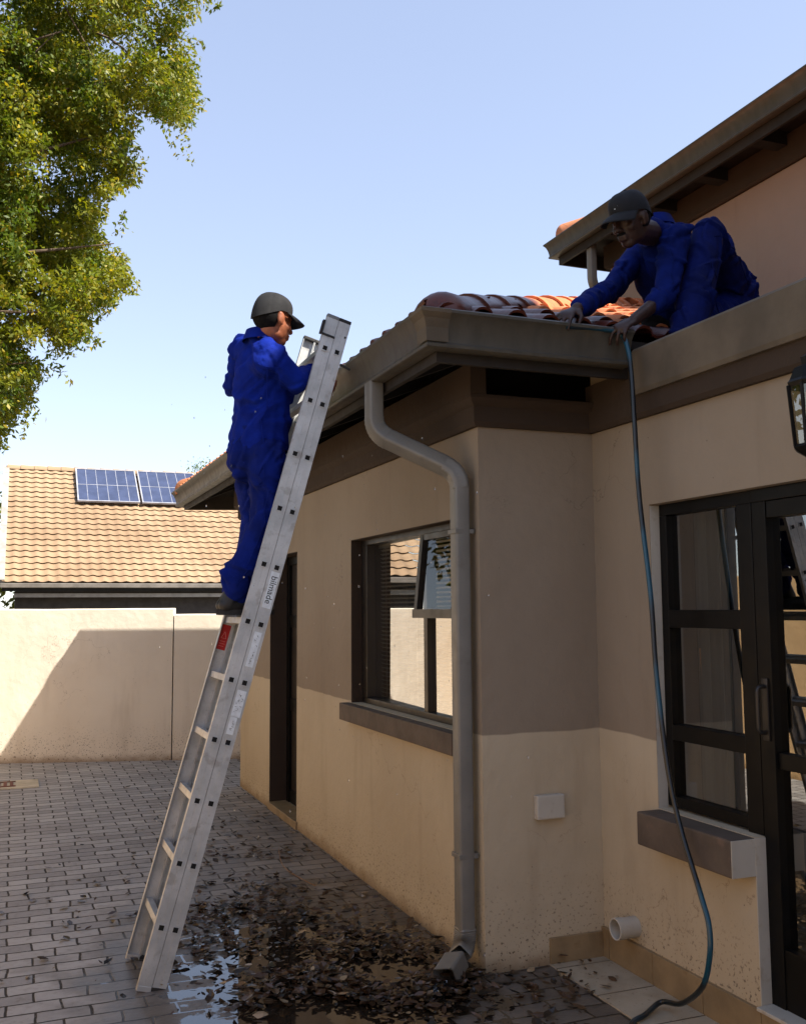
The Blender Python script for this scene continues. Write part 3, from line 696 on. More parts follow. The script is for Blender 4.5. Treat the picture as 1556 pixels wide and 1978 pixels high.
# ------------------------------------------------------------------ neighbouring house
def neighbour(A, Bp, label, xr_gable=False, short=False):
    A = V(A); Bp = V(Bp); U = (Bp-A).normalized(); D = V((-U.y, U.x, 0)); Ln = (Bp-A).length
    h = empty('neighbour_house', (A.x, A.y, 0), label, 'house')
    q = MB()
    a = A+D*.5+U*.35; b = Bp+D*.5
    q.add([V((a.x,a.y,0)), V((b.x,b.y,0)), V((b.x,b.y,2.3)), V((a.x,a.y,2.3))], [(0,1,2,3)])
    a2 = a+D*9; b2 = b+D*9
    q.add([V((a.x,a.y,0)), V((a2.x,a2.y,0)), V((a2.x,a2.y,2.3)), ((a+a2)/2).xy.to_3d()+V((0,0,5.4)), V((a.x,a.y,2.3))], [(0,1,2,3,4)])
    q.add([V((b.x,b.y,0)), V((b2.x,b2.y,0)), V((b2.x,b2.y,2.3)), ((b+b2)/2).xy.to_3d()+V((0,0,5.4)), V((b.x,b.y,2.3))], [(0,1,2,3,4)])
    q.build('wall', M['nbr_wall'], h, fix=False)
    tilt = R(35)
    def wv(u, p): x = (u/p) % 1.0; return .035*(.5+.5*math.cos(2*math.pi*x))**1.3
    q = MB(); tiled(q, A+V((0,0,0)), U, D, tilt, Ln, 21, lambda c: True, gauge=.325, du=.05, p=.30, rolls=wv, lift=.04)
    q.build('roof', M['nbr_tile'], h, smooth=True, fix=False)
    S_ = D*math.cos(tilt)+V((0,0,1))*math.sin(tilt); rid = A+S_*6.83
    q = MB(); r2 = rid+D*5.34; q.add([rid, rid+U*Ln, A+U*Ln+D*10.9, A+D*10.9], [(0,1,2,3)]); q.build('back_roof', M['nbr_tile'], h, fix=False)
    k = 0
    while k*.42 < Ln:
        p = rid+U*(k*.42)+V((0,0,-.02)); qq = MB(); n = 8; rows = []
        for s, r_ in ((0,.15),(.0,.16),(.45,.135)):
            rows.append([p+U*s+D*(math.cos(R(180)*j/n)*r_)+V((0,0,1))*(math.sin(R(180)*j/n)*r_) for j in range(n+1)])
        qq.grid(rows); qq.build('ridge_tile', M['nbr_tile'], h, smooth=True); k += 1
    q = MB(); q.obox(A-U*.02+S_*3.42+V((0,0,.03)), U, S_, U.cross(S_), .09, 3.42, .07); q.build('verge', M['verge'], h)
    q = MB(); q.obox(A+U*(Ln/2)-D*.04+V((0,0,-.07)), U, D, V((0,0,1)), Ln/2+.05, .06, .065, .02); q.build('gutter', M['nbr_gutter'], h)
    q = MB(); q.obox(A+U*(Ln/2)+D*.06+V((0,0,-.17)), U, D, V((0,0,1)), Ln/2, .02, .06); q.build('fascia', M['nbr_dark'], h)
    q = MB(); q.obox(A+U*(Ln/2+.12)+D*.22+V((0,0,-.34)), U, D, V((0,0,1)), Ln/2-.2, .05, .055); q.build('wall_band', M['verge'], h)
    q = MB(); q.add([A+V((0,0,-.2)), A+U*Ln+V((0,0,-.2)), A+U*Ln+D*.6+V((0,0,-.2)), A+D*.6+V((0,0,-.2))], [(0,1,2,3)]); q.build('soffit', M['nbr_dark'], h, fix=False)
    return h, U, D, S_, U.cross(S_)
nbA = V((-2.27, 25.2, 2.372)); nbB = V((10, 25.2, 2.372))
nbh, U, D, S_, N_ = neighbour(nbA, nbB, 'neighbouring house with sand-coloured tiled roof and solar panels behind the garden wall')
neighbour((-6.2, 17, 2.35), (-2.85, 17, 2.35), 'second tiled house further left, seen only in window reflections')
def pvmat():
    t = NT('solar_cells'); tc = t.n('ShaderNodeTexCoord').outputs['UV']
    return t
def solar(c0, label):
    """one panel lying along the slope: c0 = lower left corner in (u along eave, s up slope)"""
    u0, s0 = c0; W_, H_ = 1.93, 2.22
    o = nbA.copy()
    P = lambda u, s, n: o+U*u+S_*s+N_*n
    e = empty('solar_panel', P(u0, s0, .16), label, 'solar panel', 'solar panels on the neighbouring roof')
    q = MB()
    for (a, b, c, d) in ((u0, s0, u0+W_, s0+.045), (u0, s0+H_-.04, u0+W_, s0+H_), (u0, s0+.045, u0+.04, s0+H_-.04), (u0+W_-.04, s0+.045, u0+W_, s0+H_-.04)):
        q.obox(P((a+c)/2, (b+d)/2, .17), U, S_, N_, (c-a)/2, (d-b)/2, .03)
    q.build('frame', M['nbr_white'], e)
    q = MB(); q.obox(P(u0+W_/2, s0+H_/2, .172), U, S_, N_, W_/2-.04, H_/2-.04, .012); q.build('cells', M['pv'], e)
    q = MB()
    for k in range(1, 6): q.obox(P(u0+k*W_/6, s0+H_/2, .187), U, S_, N_, .007, H_/2-.045, .0015)
    q.obox(P(u0+W_/2, s0+H_/2, .1895), U, S_, N_, W_/2-.045, .012, .0015); q.build('grid_line', M['nbr_white'], e)
    q = MB()
    for k in (.3, W_-.3): q.obox(P(u0+k, s0+H_/2, .09), U, S_, N_, .03, H_/2-.02, .045)
    q.build('rail', M['nbr_dark'], e)
M['nbr_white'] = pmat('panel_frame', S(150, 152, 160), .4)
M['pv'] = pmat('solar_cell_glass', S(58, 66, 92), .12, var=.12, scale=3, bump=0.02, spec=.8)
solar((2.12, 4.45), 'left solar panel on the sand-coloured roof, nearest its bare tiles')
solar((4.12, 4.45), 'middle solar panel on the sand-coloured roof, beside the dark gutter corner')
solar((6.12, 4.45), 'right solar panel on the sand-coloured roof, mostly hidden by the near eave')

# house added behind the viewer to cut sky fill (never in view; it shades and dims the yard)
oh = empty('yard_dimming_house', (-3, -18, 0), 'unseen plastered house added behind the viewer to dim the yard', 'house')
q = MB(); q.box((-11,-22,0),(.9,-16.2,5.4)); q.build('wall', M['nbr_wall'], oh)
q = MB(); q.add([(-11.6,-22.6,5.3),(1.5,-22.6,5.3),(1.5,-15.6,5.3),(-11.6,-15.6,5.3),(-8,-19.1,7.1),(-2.1,-19.1,7.1)], [(0,1,5,4),(1,2,5),(2,3,4,5),(3,0,4),(0,3,2,1)]); q.build('roof', M['tile_up'], oh)
for x_ in (-8.5,-4.5,-1.2):
    for z_ in (.9,3.4):
        q = MB(); q.box((x_-.6,-16.21,z_),(x_+.6,-16.16,z_+1.2),.01); f_ = q.build('window', M['brownalu'], oh); q = MB(); q.add([(x_-.54,-16.15,z_+.06),(x_+.54,-16.15,z_+.06),(x_+.54,-16.15,z_+1.14),(x_-.54,-16.15,z_+1.14)], [(0,1,2,3)]); q.build('pane', M['glassC'], f_)
# ------------------------------------------------------------------ trees
def leaves(name, pts, size, mat, parent, dirs=None, droop=.3, aspect=.38):
    n = len(pts); pts = np.asarray(pts)
    d = rng.normal(size=(n,3)); d[:,2] -= droop*2; d /= np.linalg.norm(d, axis=1)[:,None]
    q = rng.normal(size=(n,3)); q -= (q*d).sum(1)[:,None]*d; q /= np.linalg.norm(q, axis=1)[:,None]
    nn = np.cross(d, q)
    s = size*rng.uniform(.6, 1.35, n)[:,None]
    v = np.stack([pts, pts+d*s*.45+q*s*aspect/2*1.1+nn*s*.06, pts+d*s, pts+d*s*.45-q*s*aspect/2*1.1+nn*s*.06], 1).reshape(-1,3)
    me = bpy.data.meshes.new(name); me.vertices.add(4*n); me.vertices.foreach_set('co', v.ravel())
    me.loops.add(4*n); me.loops.foreach_set('vertex_index', np.arange(4*n, dtype=np.int32))
    me.polygons.add(n); me.polygons.foreach_set('loop_start', np.arange(0,4*n,4, dtype=np.int32)); me.polygons.foreach_set('loop_total', np.full(n, 4, dtype=np.int32))
    me.update(calc_edges=True)
    return link(name, me, mat, parent)
C_ = np.array(CAM); FW = np.array(fw); RT = np.array(rt); UP = np.array(up)
def pix(P):
    d = P-C_; z = d@FW; return 778+FPX*(d@RT)/z, 989-FPX*(d@UP)/z
outline = [(-400,-400),(430,-400),(392,-60),(372,20),(350,45),(352,85),(375,130),(372,190),(360,230),(335,240),(300,215),(262,240),(256,275),(258,335),(230,365),(205,410),(175,440),(195,480),(232,510),(236,555),(210,585),(160,600),(165,650),(110,680),(70,680),(90,715),(62,735),(55,780),(25,815),(-10,860),(-160,900),(-400,800)]
oa = np.array(outline, float)
def inside(u, v):
    r_ = np.zeros(len(u), bool); j = len(oa)-1
    for i in range(len(oa)):
        xi, yi = oa[i]; xj, yj = oa[j]
        c = ((yi > v) != (yj > v)) & (u < (xj-xi)*(v-yi)/(yj-yi+1e-9)+xi); r_ ^= c; j = i
    return r_
tr = empty('broadleaf_tree', (-4.3, 9.4, 0), 'large sunlit yellow-green broadleaf tree overhanging from the left', 'tree')
cand = np.stack([rng.uniform(-6.0, .5, 60000), rng.uniform(8.0, 11.6, 60000), rng.uniform(2.6, 10.4, 60000)], 1)
u_, v_ = pix(cand); ok = inside(u_, v_)
nz_ = np.array([noise.noise(V(p)*.95) for p in cand]); ok &= nz_ > -.06
# keep to a shell-like crown so that gaps and dark hollows show
cl = cand[ok][:4300]
sz = rng.uniform(.10, .26, len(cl))
allp = []
for c, s in zip(cl, sz):
    n = int(64*(s/.18)**2); p = rng.normal(size=(n,3)); p /= np.linalg.norm(p, axis=1)[:,None]; p *= (rng.uniform(0,1,n)**.4)[:,None]*s; p[:,2] *= .6
    allp.append(c+p)
allp = np.concatenate(allp)
# extra crown left of the picture, added to block sky light over the yard
oc = np.stack([rng.uniform(-10, -2.2, 9000), rng.uniform(1.5, 12.5, 9000), rng.uniform(3.0, 11.0, 9000)], 1)
e_ = ((oc[:,0]+5.2)/4.8)**2+((oc[:,1]-7.4)/5.6)**2+((oc[:,2]-6.8)/4.2)**2; u_, v_ = pix(oc); dep = (oc-C_)@FW
oc = oc[(e_ < 1) & ((u_ < -130) | (dep < .5)) & (np.array([noise.noise(V(p)*.6) for p in oc]) > -.12)]
outer = []
for c in oc[:2400]:
    p = rng.normal(size=(26,3)); p /= np.linalg.norm(p, axis=1)[:,None]; outer.append(c+p*(rng.uniform(0,1,26)**.4)[:,None]*.3)
outer = np.concatenate(outer); u_, v_ = pix(outer); dep = (outer-C_)@FW; outer = outer[(u_ < -60) | (dep < .4)]
# sprays hanging out past the outline
for (u0, v0, u1, v1, yd) in ((350,60,400,92,8.6),(340,240,372,318,8.6),(300,215,345,300,8.7),(355,180,395,215,8.5),(230,500,262,575,8.8),(232,440,240,410,8.8),(150,620,195,665,9),(95,690,138,740,9),(60,800,38,845,9),(400,0,425,12,8.5),(345,225,368,280,8.9),(215,585,190,615,8.7)):
    a = np.array(at(u0,v0,y=yd)); b = np.array(at(u1,v1,y=yd-.1)); n = 46
    t = rng.uniform(-.25,1,n)[:,None]**1; allp = np.concatenate([allp, a+(b-a)*t+rng.normal(size=(n,3))*.045*(1.15-t)])
leaves('crown', allp, .072, M['leaf'], tr, droop=.25, aspect=.42); leaves('crown', outer, .15, M['leaf'], tr, droop=.25, aspect=.5)
q = MB(); tb = V((-4.3,9.4,0)); q.tube([tb, tb+V((.05,0,1.5)), tb+V((.1,.1,3)), tb+V((0,.1,5)), tb+V((.2,0,8))], [.26,.2,.17,.12,.05], 12); q.build('trunk', M['bark'], tr, smooth=True)
for (u0, v0, u1, v1, r_) in ((-250,300,330,130,.05),(-250,420,230,250,.045),(-250,560,220,470,.045),(-200,650,150,600,.04),(-200,200,120,60,.05),(-220,760,60,700,.035),(-100,300,110,60,.03),(60,-60,180,110,.025),(180,60,300,170,.02),(-250,100,300,-80,.04)):
    a = at(u0,v0,y=9.4); b = at(u1,v1,y=8.7); mid = a.lerp(b,.5)+V((0,0,.15)); q = MB(); pts = [a, a.lerp(mid,.5)+V((0,.03,.05)), mid, mid.lerp(b,.5)+V((.0,-.03,-.02)), b]; q.tube(pts, [r_, r_*.8, r_*.6, r_*.4, r_*.15], 7); q.build('limb', M['bark'], tr, smooth=True)
# hedge tree at the far left, behind the neighbour's gable
hg = empty('hedge_tree', (-4.6, 33, 0), 'light green bushy tree showing past the left gable of the neighbour', 'tree')
hp = np.stack([rng.uniform(-9,-1.7,5200), rng.uniform(31,34,5200), rng.uniform(1.5,5.6,5200)], 1); hp = hp[np.array([noise.noise(V(p)*.8) for p in hp]) > -.2]
leaves('crown', hp, .28, M['leaf2'], hg)
q = MB(); q.tube([(-4.6,33,0),(-4.5,33,2),(-4.6,33,4.5)], [.25,.18,.05], 8); q.build('trunk', M['bark'], hg)
# bare tree and palm beyond the roofs
bt = empty('bare_tree', (-1.2, 42, 0), 'thin leafless tree tips above the left end of the neighbouring roof', 'tree')
q = MB()
def twig(p, d, ln, r_, dep):
    e = p+d*ln; q.tube([p, p.lerp(e,.5)+V((random.uniform(-.1,.1),0,random.uniform(-.05,.1)))*ln*.3, e], [r_, r_*.8, r_*.6], 5)
    if dep:
        for k in range(3): nd = (d+V((random.uniform(-.8,.8), random.uniform(-.6,.6), random.uniform(-.2,.6)))).normalized(); twig(e, nd, ln*.68, r_*.55, dep-1)
twig(V((-1.6,42,0)), V((0,0,1)), 4.6, .1, 0); twig(V((-1.6,42,4.6)), V((.1,0,1)).normalized(), 1.3, .05, 4)
q.build('branch', pmat('pale_bark', S(170,160,150), .9), bt)
pt = empty('palm_tree', tuple(at(428,900,y=40).xy)+(0,), 'tiny green palm top above the far end of the gutter', 'palm tree')
pc = at(430, 896, y=40); q = MB(); q.tube([(pc.x,pc.y,0),(pc.x,pc.y,pc.z-.3)], [.25,.15], 8); q.build('trunk', M['bark'], pt)
q = MB()
for k in range(22):
    a = random.uniform(0, 6.28); el = random.uniform(.0, 1.2); rows = []
    for j in range(6):
        t = j/5; c = pc+V((math.cos(a)*math.cos(el)*t*.75, math.sin(a)*t*.5, math.sin(el)*t*.75-.45*t*t)); ww = .09*(1-t)+.01; rows.append([c+V((-math.sin(a)*ww, math.cos(a)*ww, .0)), c+V((0,0,.03)), c+V((math.sin(a)*ww, -math.cos(a)*ww, 0))])
    q.grid(rows)
q.build('crown', M['palm'], pt)
sb_ = empty('wispy_shrub', tuple(at(385,905,y=40).xy)+(0,), 'wispy pale shrub top beside the palm above the roofs', 'shrub')
sp_ = np.array(at(388,906,y=40)); leaves('crown', sp_+rng.normal(size=(260,3))*np.array([.34,.3,.22]), .12, M['palm'], sb_)
q = MB(); q.tube([(sp_[0],40,0),(sp_[0],40,float(sp_[2]))], [.1,.03], 6); q.build('stem', M['bark'], sb_)

# ------------------------------------------------------------------ ladder
lad = empty('ladder', (-1.38, .58, 0), 'aluminium two-section extension ladder leaning on the gutter beside the man', 'ladder')
LB = V((-1.385, 0, .0)); LT = V((-.5505, 0, 2.985)); Ld = (LT-LB).normalized(); Ln_ = V((Ld.z, 0, -Ld.x)); Yv = V((0,1,0))
Llen = (LT-LB).length
rung_s = [(.247+i*.2584)/Ld.z for i in range(11)]
def rail(y, sec, top, face):
    """channel section rail: web at y, flanges turned inward"""
    q = MB(); c0 = LB+Ln_*(.0310*sec)+Yv*y; s1 = Llen-(0 if top else .10)
    for s_, e_ in ((.012, s1),):
        p0 = c0+Ld*s_; p1 = c0+Ld*e_
        q.sweep([p0, p1], [(x_*face, y_) for x_, y_ in ((-.0022,-.03),(-.0022,-.0012),(-.0012,0),(-.0022,.0012),(-.0022,.03),(.0217,.03),(.0217,.0265),(.0022,.0265),(.0022,-.0265),(.0217,-.0265),(.0217,-.03))], ref=Yv)
    return q.build('rail', M['alu'], lad)
for sec in (-1, 1):
    for y, face in ((.37, 1), (.80, -1)):
        top = True
        r_ = rail(y, sec, top, face)
        q = MB(); c = LB+Ln_*(.0310*sec)+Yv*(y+.010*face)
        q.obox(c+Ld*.006, Ln_, Yv, Ld, .0308, .0135, .012, .003); q.build('foot', M['rubber'] if sec > 0 else M['alu'], r_)
        q = MB(); q.obox(c+Ld*(Llen+.003), Ln_, Yv, Ld, .0309, .014, .009, .004); q.build('end_cap', pmat('grey_cap', S(120,124,128), .6) if (sec, y) == (-1, .37) else M['rubber'], r_)
    for s in rung_s:
        c = LB+Ln_*(.0310*sec)+Ld*s; q = MB()
        for dx, dz, hx, hz_ in ((0,.0125,.0145,.0018),(0,-.0125,.0145,.0018),(.0127,0,.0018,.0107),(-.0127,0,.0018,.0107)):
            q.obox(c+Yv*.585+Ln_*dx+Ld*dz, Ln_, Yv, Ld, hx, .2215, hz_)
        rg = q.build('rung', M['alu'], lad)
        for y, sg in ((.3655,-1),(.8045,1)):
            q = MB(); q.obox(c+Yv*(y+.0005*sg), Ln_, Yv, Ld, .0108, .0008, .0107); q.build('hollow_shade', M['rung_shade'], rg)  # dark plate painted as the shade inside the rung tube
# sliding bracket at the top of the left pair, small bolt, hook
q = MB(); c = LB+Ln_*-.0310+Yv*.366+Ld*(Llen-.095); q.obox(c, Ln_, Yv, Ld, .032, .003, .005, .001); q.obox(c+Ln_*-.040+Ld*.03, Ln_, Yv, Ld, .006, .012, .035, .002); q.build('bracket', M['rubber'], lad)
q = MB(); c = LB+Ln_*.05+Yv*.366+Ld*(Llen-.075); q.obox(c, Ln_, Yv, Ld, .004, .003, .004, .001); q.build('bolt', M['rubber'], lad)
q = MB(); c = LB+Ln_*.066+Yv*.385+Ld*(Llen-.205); q.bar(c, c+V((.05,.0,-.022)), .012, .008); q.build('hook', M['rubber'], lad)
# stickers on the outer face of the right pair
def sticker(s, h, w_, off, mat, name='sticker', y=.3663, sec=1, n=-1):
    c = LB+Ln_*(.0310*sec+off)+Ld*s+Yv*y; q = MB(); q.obox(c, Ln_, Yv, Ld, w_, .0006, h); return q.build(name, mat, lad), c
def strokes(c, n, w_, h, y=-.0012, mat='ink'):
    q = MB()
    for k in range(n):
        a = c+Yv*y+Ln_*random.uniform(-w_, w_)+Ld*(h*(1-2*(k+.5)/n)); b = a+Ln_*random.uniform(-.010,.010)+Ld*random.uniform(-.008,.008)
        q.bar(a, b+Ln_*.001, .0012, .003, Yv)
    return q
def text_mesh(body, size, c, right, upv, name, mat, parent):
    cu_ = bpy.data.curves.new(name, 'FONT'); cu_.body = body; cu_.size = size; cu_.extrude = .0003; cu_.align_x = 'CENTER'; cu_.align_y = 'CENTER'
    o = bpy.data.objects.new(name, cu_); col.objects.link(o); bpy.context.view_layer.update()
    me = bpy.data.meshes.new_from_object(o.evaluated_get(bpy.context.evaluated_depsgraph_get())); bpy.data.objects.remove(o)
    nrm = right.cross(upv)
    for v_ in me.vertices: v_.co = V(c)+right*v_.co.x+upv*v_.co.y+nrm*v_.co.z
    return link(name, me, mat, parent)
st1, c1 = sticker(rung_s[6]-.105, .085, .020, .002, M['label']); text_mesh('bilmade', .042, c1+Yv*-.0012, -Ld, Ln_, 'lettering', M['ink'], st1)
st2, c2 = sticker(rung_s[5]-.115, .080, .017, -.001, M['label']); strokes(c2, 16, .006, .07).build('lettering', M['ink'], st2)
st3, c3 = sticker(rung_s[4]-.095, .060, .021, .0, M['label']); qq = strokes(c3, 14, .011, .04); qq.build('lettering', M['ink'], st3)
st4, c4 = sticker(rung_s[3]+.075, .040, .016, -.004, M['label']); strokes(c4, 6, .004, .025).build('lettering', M['ink'], st4)
st5, c5 = sticker(rung_s[5]-.085, .062, .022, .0, M['red'], y=.7972, sec=-1); c5b = c5+Yv*-.0012
q = MB()
for a, b in (((-.012,-.005),(0,.028)),((0,.028),(.012,-.005)),((-.012,-.005),(.012,-.005)),((-.014,-.02),(.014,-.02)),((-.014,-.032),(.014,-.032)),((-.014,-.044),(.010,-.044))):
    q.bar(c5b+Ln_*a[0]+Ld*a[1], c5b+Ln_*b[0]+Ld*b[1], .0012, .0022, Yv)
q.build('warning_mark', pmat('sticker_pale_red', S(230,150,140), .5), st5)

# ------------------------------------------------------------------ people
def cap_mesh(p0, r0, p1, r1, flat=None, n=14, m_=5):
    p0 = V(p0); p1 = V(p1); d = p1-p0; ln = d.length; T = d.normalized() if ln > 1e-6 else V((0,0,1))
    X = T.orthogonal().normalized(); Y = T.cross(X); vs = []; fs = []
    prof = [(-r0*math.cos(R(90)*k/m_), r0*math.sin(R(90)*k/m_)) for k in range(1, m_+1)] + [(ln+r1*math.sin(R(90)*k/m_), r1*math.cos(R(90)*k/m_)) for k in range(0, m_)]
    vs.append(p0-T*r0)
    for t, r_ in prof:
        for k in range(n): a = 2*math.pi*k/n; vs.append(p0+T*t+X*(r_*math.cos(a))+Y*(r_*math.sin(a)))
    vs.append(p1+T*r1)
    for k in range(n): fs.append((0, 1+(k+1)%n, 1+k))
    for i in range(len(prof)-1):
        for k in range(n): a = 1+i*n+k; b = 1+i*n+(k+1)%n; fs.append((a, b, b+n, a+n))
    lst = len(vs)-1; b0 = 1+(len(prof)-1)*n
    for k in range(n): fs.append((b0+k, b0+(k+1)%n, lst))
    if flat:
        ax, s = flat; ax = V(ax).normalized(); c = (p0+p1)/2
        vs = [v_-ax*((v_-c).dot(ax)*(1-s)) for v_ in vs]
    return vs, fs
def ell_mesh(c, rad, F, n=16):
    X, Y, Z = F; vs, fs = cap_mesh((0,0,0), 1, (0,0,.0001), 1, n=n, m_=6)
    return [V(c)+X*(v_.x*rad[0])+Y*(v_.y*rad[1])+Z*(v_.z*rad[2]) for v_ in vs], fs
W3 = (V((1,0,0)), V((0,1,0)), V((0,0,1)))
def blob(name, prims, voxel, mat, parent, smooth=4, fold=None, cut=None):
    mb = MB()
    for p in prims:
        if p[0] == 'c': mb.add(*cap_mesh(*p[1:]))
        else: mb.add(*ell_mesh(*p[1:]))
    me = bpy.data.meshes.new(name); me.from_pydata(mb.v, [], mb.f); o = bpy.data.objects.new(name, me); col.objects.link(o)
    md = o.modifiers.new('r', 'REMESH'); md.mode = 'VOXEL'; md.voxel_size = voxel; md.adaptivity = 0
    if smooth: ms = o.modifiers.new('s', 'SMOOTH'); ms.factor = .5; ms.iterations = smooth
    bpy.context.view_layer.update()
    m2 = bpy.data.meshes.new_from_object(o.evaluated_get(bpy.context.evaluated_depsgraph_get())); bpy.data.objects.remove(o)
    if fold: fold(m2)
    if cut:
        bm = bmesh.new(); bm.from_mesh(m2)
        for pc_, pn in cut: bmesh.ops.bisect_plane(bm, geom=bm.verts[:]+bm.edges[:]+bm.faces[:], plane_co=pc_, plane_no=pn, clear_outer=True)
        bm.to_mesh(m2); bm.free()
    m2.materials.clear()
    return link(name, m2, mat, parent, smooth=True)
def folds(n, amp, axis=V((0,0,1)), slope=.55, ln=(.06,.20), wd=(.008,.018), seed=0):
    """n drag creases: long soft ridges running aslant the limb axis, each with a sharp and a soft side"""
    def f(me):
        r_ = np.random.default_rng(seed); nv = len(me.vertices); co = np.empty(nv*3); me.vertices.foreach_get('co', co); co = co.reshape(-1,3)
        no = np.array([v_.normal[:] for v_ in me.vertices]); d = np.zeros(nv); ax = np.array(V(axis).normalized())
        for k in range(n):
            i = r_.integers(nv); c = co[i]; nn = no[i]; t = ax-nn*(ax@nn); t /= np.linalg.norm(t)+1e-6; b = np.cross(nn, t)
            a = (1 if r_.random() < .5 else -1)*r_.uniform(slope, 1.35); dr = t*math.cos(a)+b*math.sin(a); pr = np.cross(nn, dr)
            L2 = r_.uniform(*ln)/2; w_ = r_.uniform(*wd); q = co-c; s_ = q@dr; cv = r_.uniform(-2.5, 2.5); p = q@pr-cv*s_*s_; h = q@nn
            u = np.clip(1-(s_/L2)**2, 0, 1); m_ = (np.abs(h) < .07)*(np.abs(p) < 4*w_)*u
            d += amp*r_.uniform(.5, 1.2)*m_*(np.where(p > 0, np.exp(-(p/w_)**2), np.exp(-(p/(w_*2.2))**2))-.55*np.exp(-((p-1.9*w_)/w_)**2))
        lo = np.array([noise.noise(V(p)*4.5+V((seed,0,0))) for p in co])*.006
        co = co+no*np.clip(d+lo, -.012, .028)[:,None]; me.vertices.foreach_set('co', co.ravel()); me.update()
    return f
def head_prims(H, F):
    """F = (right, forward, up) unit vectors; H = head centre at eye level"""
    r, f, u = F; L_ = lambda a, b, c: H+r*a+f*b+u*c
    P = [('e', L_(0,-.012,.032), (.074,.094,.084), F), ('e', L_(0,.022,-.028), (.060,.066,.086), F), ('e', L_(0,.048,-.094), (.033,.033,.026), F), ('e', L_(0,.01,-.07),(.054,.06,.04),F),
         ('c', L_(0,.083,.004), .0095, L_(0,.106,-.032), .0135), ('c', L_(-.012,.094,-.037), .0085, L_(.012,.094,-.037), .0085),
         ('c', L_(-.030,.076,.020), .012, L_(.030,.076,.020), .012), ('c', L_(-.017,.084,-.062), .0085, L_(.017,.084,-.062), .0085), ('c', L_(-.015,.082,-.076), .0095, L_(.015,.082,-.076), .0095)]
    for s in (-1, 1):
        P += [('e', L_(.038*s,.058,-.03), (.022,.022,.022), F), ('e', L_(.076*s,-.006,-.008), (.010,.021,.032), F), ('c', L_(.073*s,.004,-.034), .008, L_(.078*s,-.014,.014), .008), ('e', L_(.030*s,.072,.0), (.013,.012,.010), F)]
    return P
def hand_prims(Wp, d, n, side, curl=(.5,.6,.5), spread=.12, k=1.):
    """palm from wrist Wp along d; n = back-of-hand normal; thumb on `side` of across"""
    d = V(d).normalized(); n = V(n); n = (n-d*n.dot(d)).normalized(); a = d.cross(n).normalized()
    P = [('c', Wp, .026*k, Wp+d*.085*k, .036*k, (n, .48))]
    for i, (ln, off) in enumerate(((.9,-.030),(1.05,-.010),(1.0,.010),(.78,.029))):
        off = off*side; p = Wp+d*(.088-.004*abs(i-1.3))*k+a*off*k; ang = 0; dr = (d+a*off/.03*spread).normalized()
        for j, (sl_, c) in enumerate(zip((.042,.027,.022), curl)):
            ang += c*(1+.12*(i-1)); v_ = (dr*math.cos(ang)-n*math.sin(ang)); q = p+v_*sl_*ln*k
            P.append(('c', p, (.0098-.0011*j)*k, q, (.0092-.0012*j)*k)); p = q
    p = Wp+d*.025*k-a*side*.028*k; v_ = (d*.62-a*side*.62-n*.35).normalized(); q = p+v_*.042*k; P.append(('c', p, .0125*k, q, .0105*k)); v2 = (d*.85-a*side*.2-n*.45).normalized(); P.append(('c', q, .0105*k, q+v2*.034*k, .0085*k))
    return P
def cap_hat(H, F, mat, person_, mark=False):
    r, f, u = F; L_ = lambda a, b, c: H+r*a+f*b+u*c
    q = MB(); rows = []; n = 96
    for j in range(11):
        t = j/10; row = []
        for k in range(n+1):
            a = 2*math.pi*k/n; fr_ = math.cos(a)
            low = .026+.012*fr_-.034*(fr_ < 0)*(-fr_)
            zz = low+(.128-low)*math.sin(t*math.pi/2)**1.0
            rr = math.cos(t*math.pi/2)**.62 if t < 1 else 0
            rr = max(rr, 0); seam = 1-.018*abs(math.cos(3*a))**30
            row.append(L_(math.sin(a)*.083*rr*seam, fr_*.104*rr*seam-.010+.012*(fr_ > 0)*fr_*math.sin(t*3.1), zz))
        rows.append(row)
    q.grid(rows); o = q.build('cap', mat, person_, smooth=True)
    q = MB(); rows = []
    for j in range(9):
        t = j/8; row = []
        for k in range(21):
            a = R(-68+136*k/20); ln = .082*math.cos(a)**.55*t
            x = math.sin(a)*(.082+.010*t); y = math.cos(a)*.100-.008+ln; row.append(L_(x, y, .040-.30*x*x/.1*.9-.016*t-.014*t*t+.002))
        rows.append(row)
    q.grid(rows); o2 = q.build('brim', mat, o, smooth=True); md = o2.modifiers.new('t', 'SOLIDIFY'); md.thickness = .005; md.offset = 0
    q = MB(); q.add(*ell_mesh(L_(0,-.010,.128), (.008,.008,.005), F)); q.build('button', mat, o, smooth=True)
    if mark:
        q = MB()
        for a, b, c, d_ in ((-.018,.072,-.002,.060),(-.002,.060,.022,.092)):
            p = [L_(x_*.9-.004, .0955-((z_-.04)*.30), z_) for x_, z_ in ((a,b),(c,d_))]; q.bar(p[0]+f*.006, p[1]+f*.006, .004, .003, f)
        q.build('cap_mark', M['label'], o)
    return o
def frame(face, lean=V((0,0,1))):
    f = V(face).normalized(); r = f.cross(V(lean)).normalized(); u = r.cross(f); return (r, f, u)
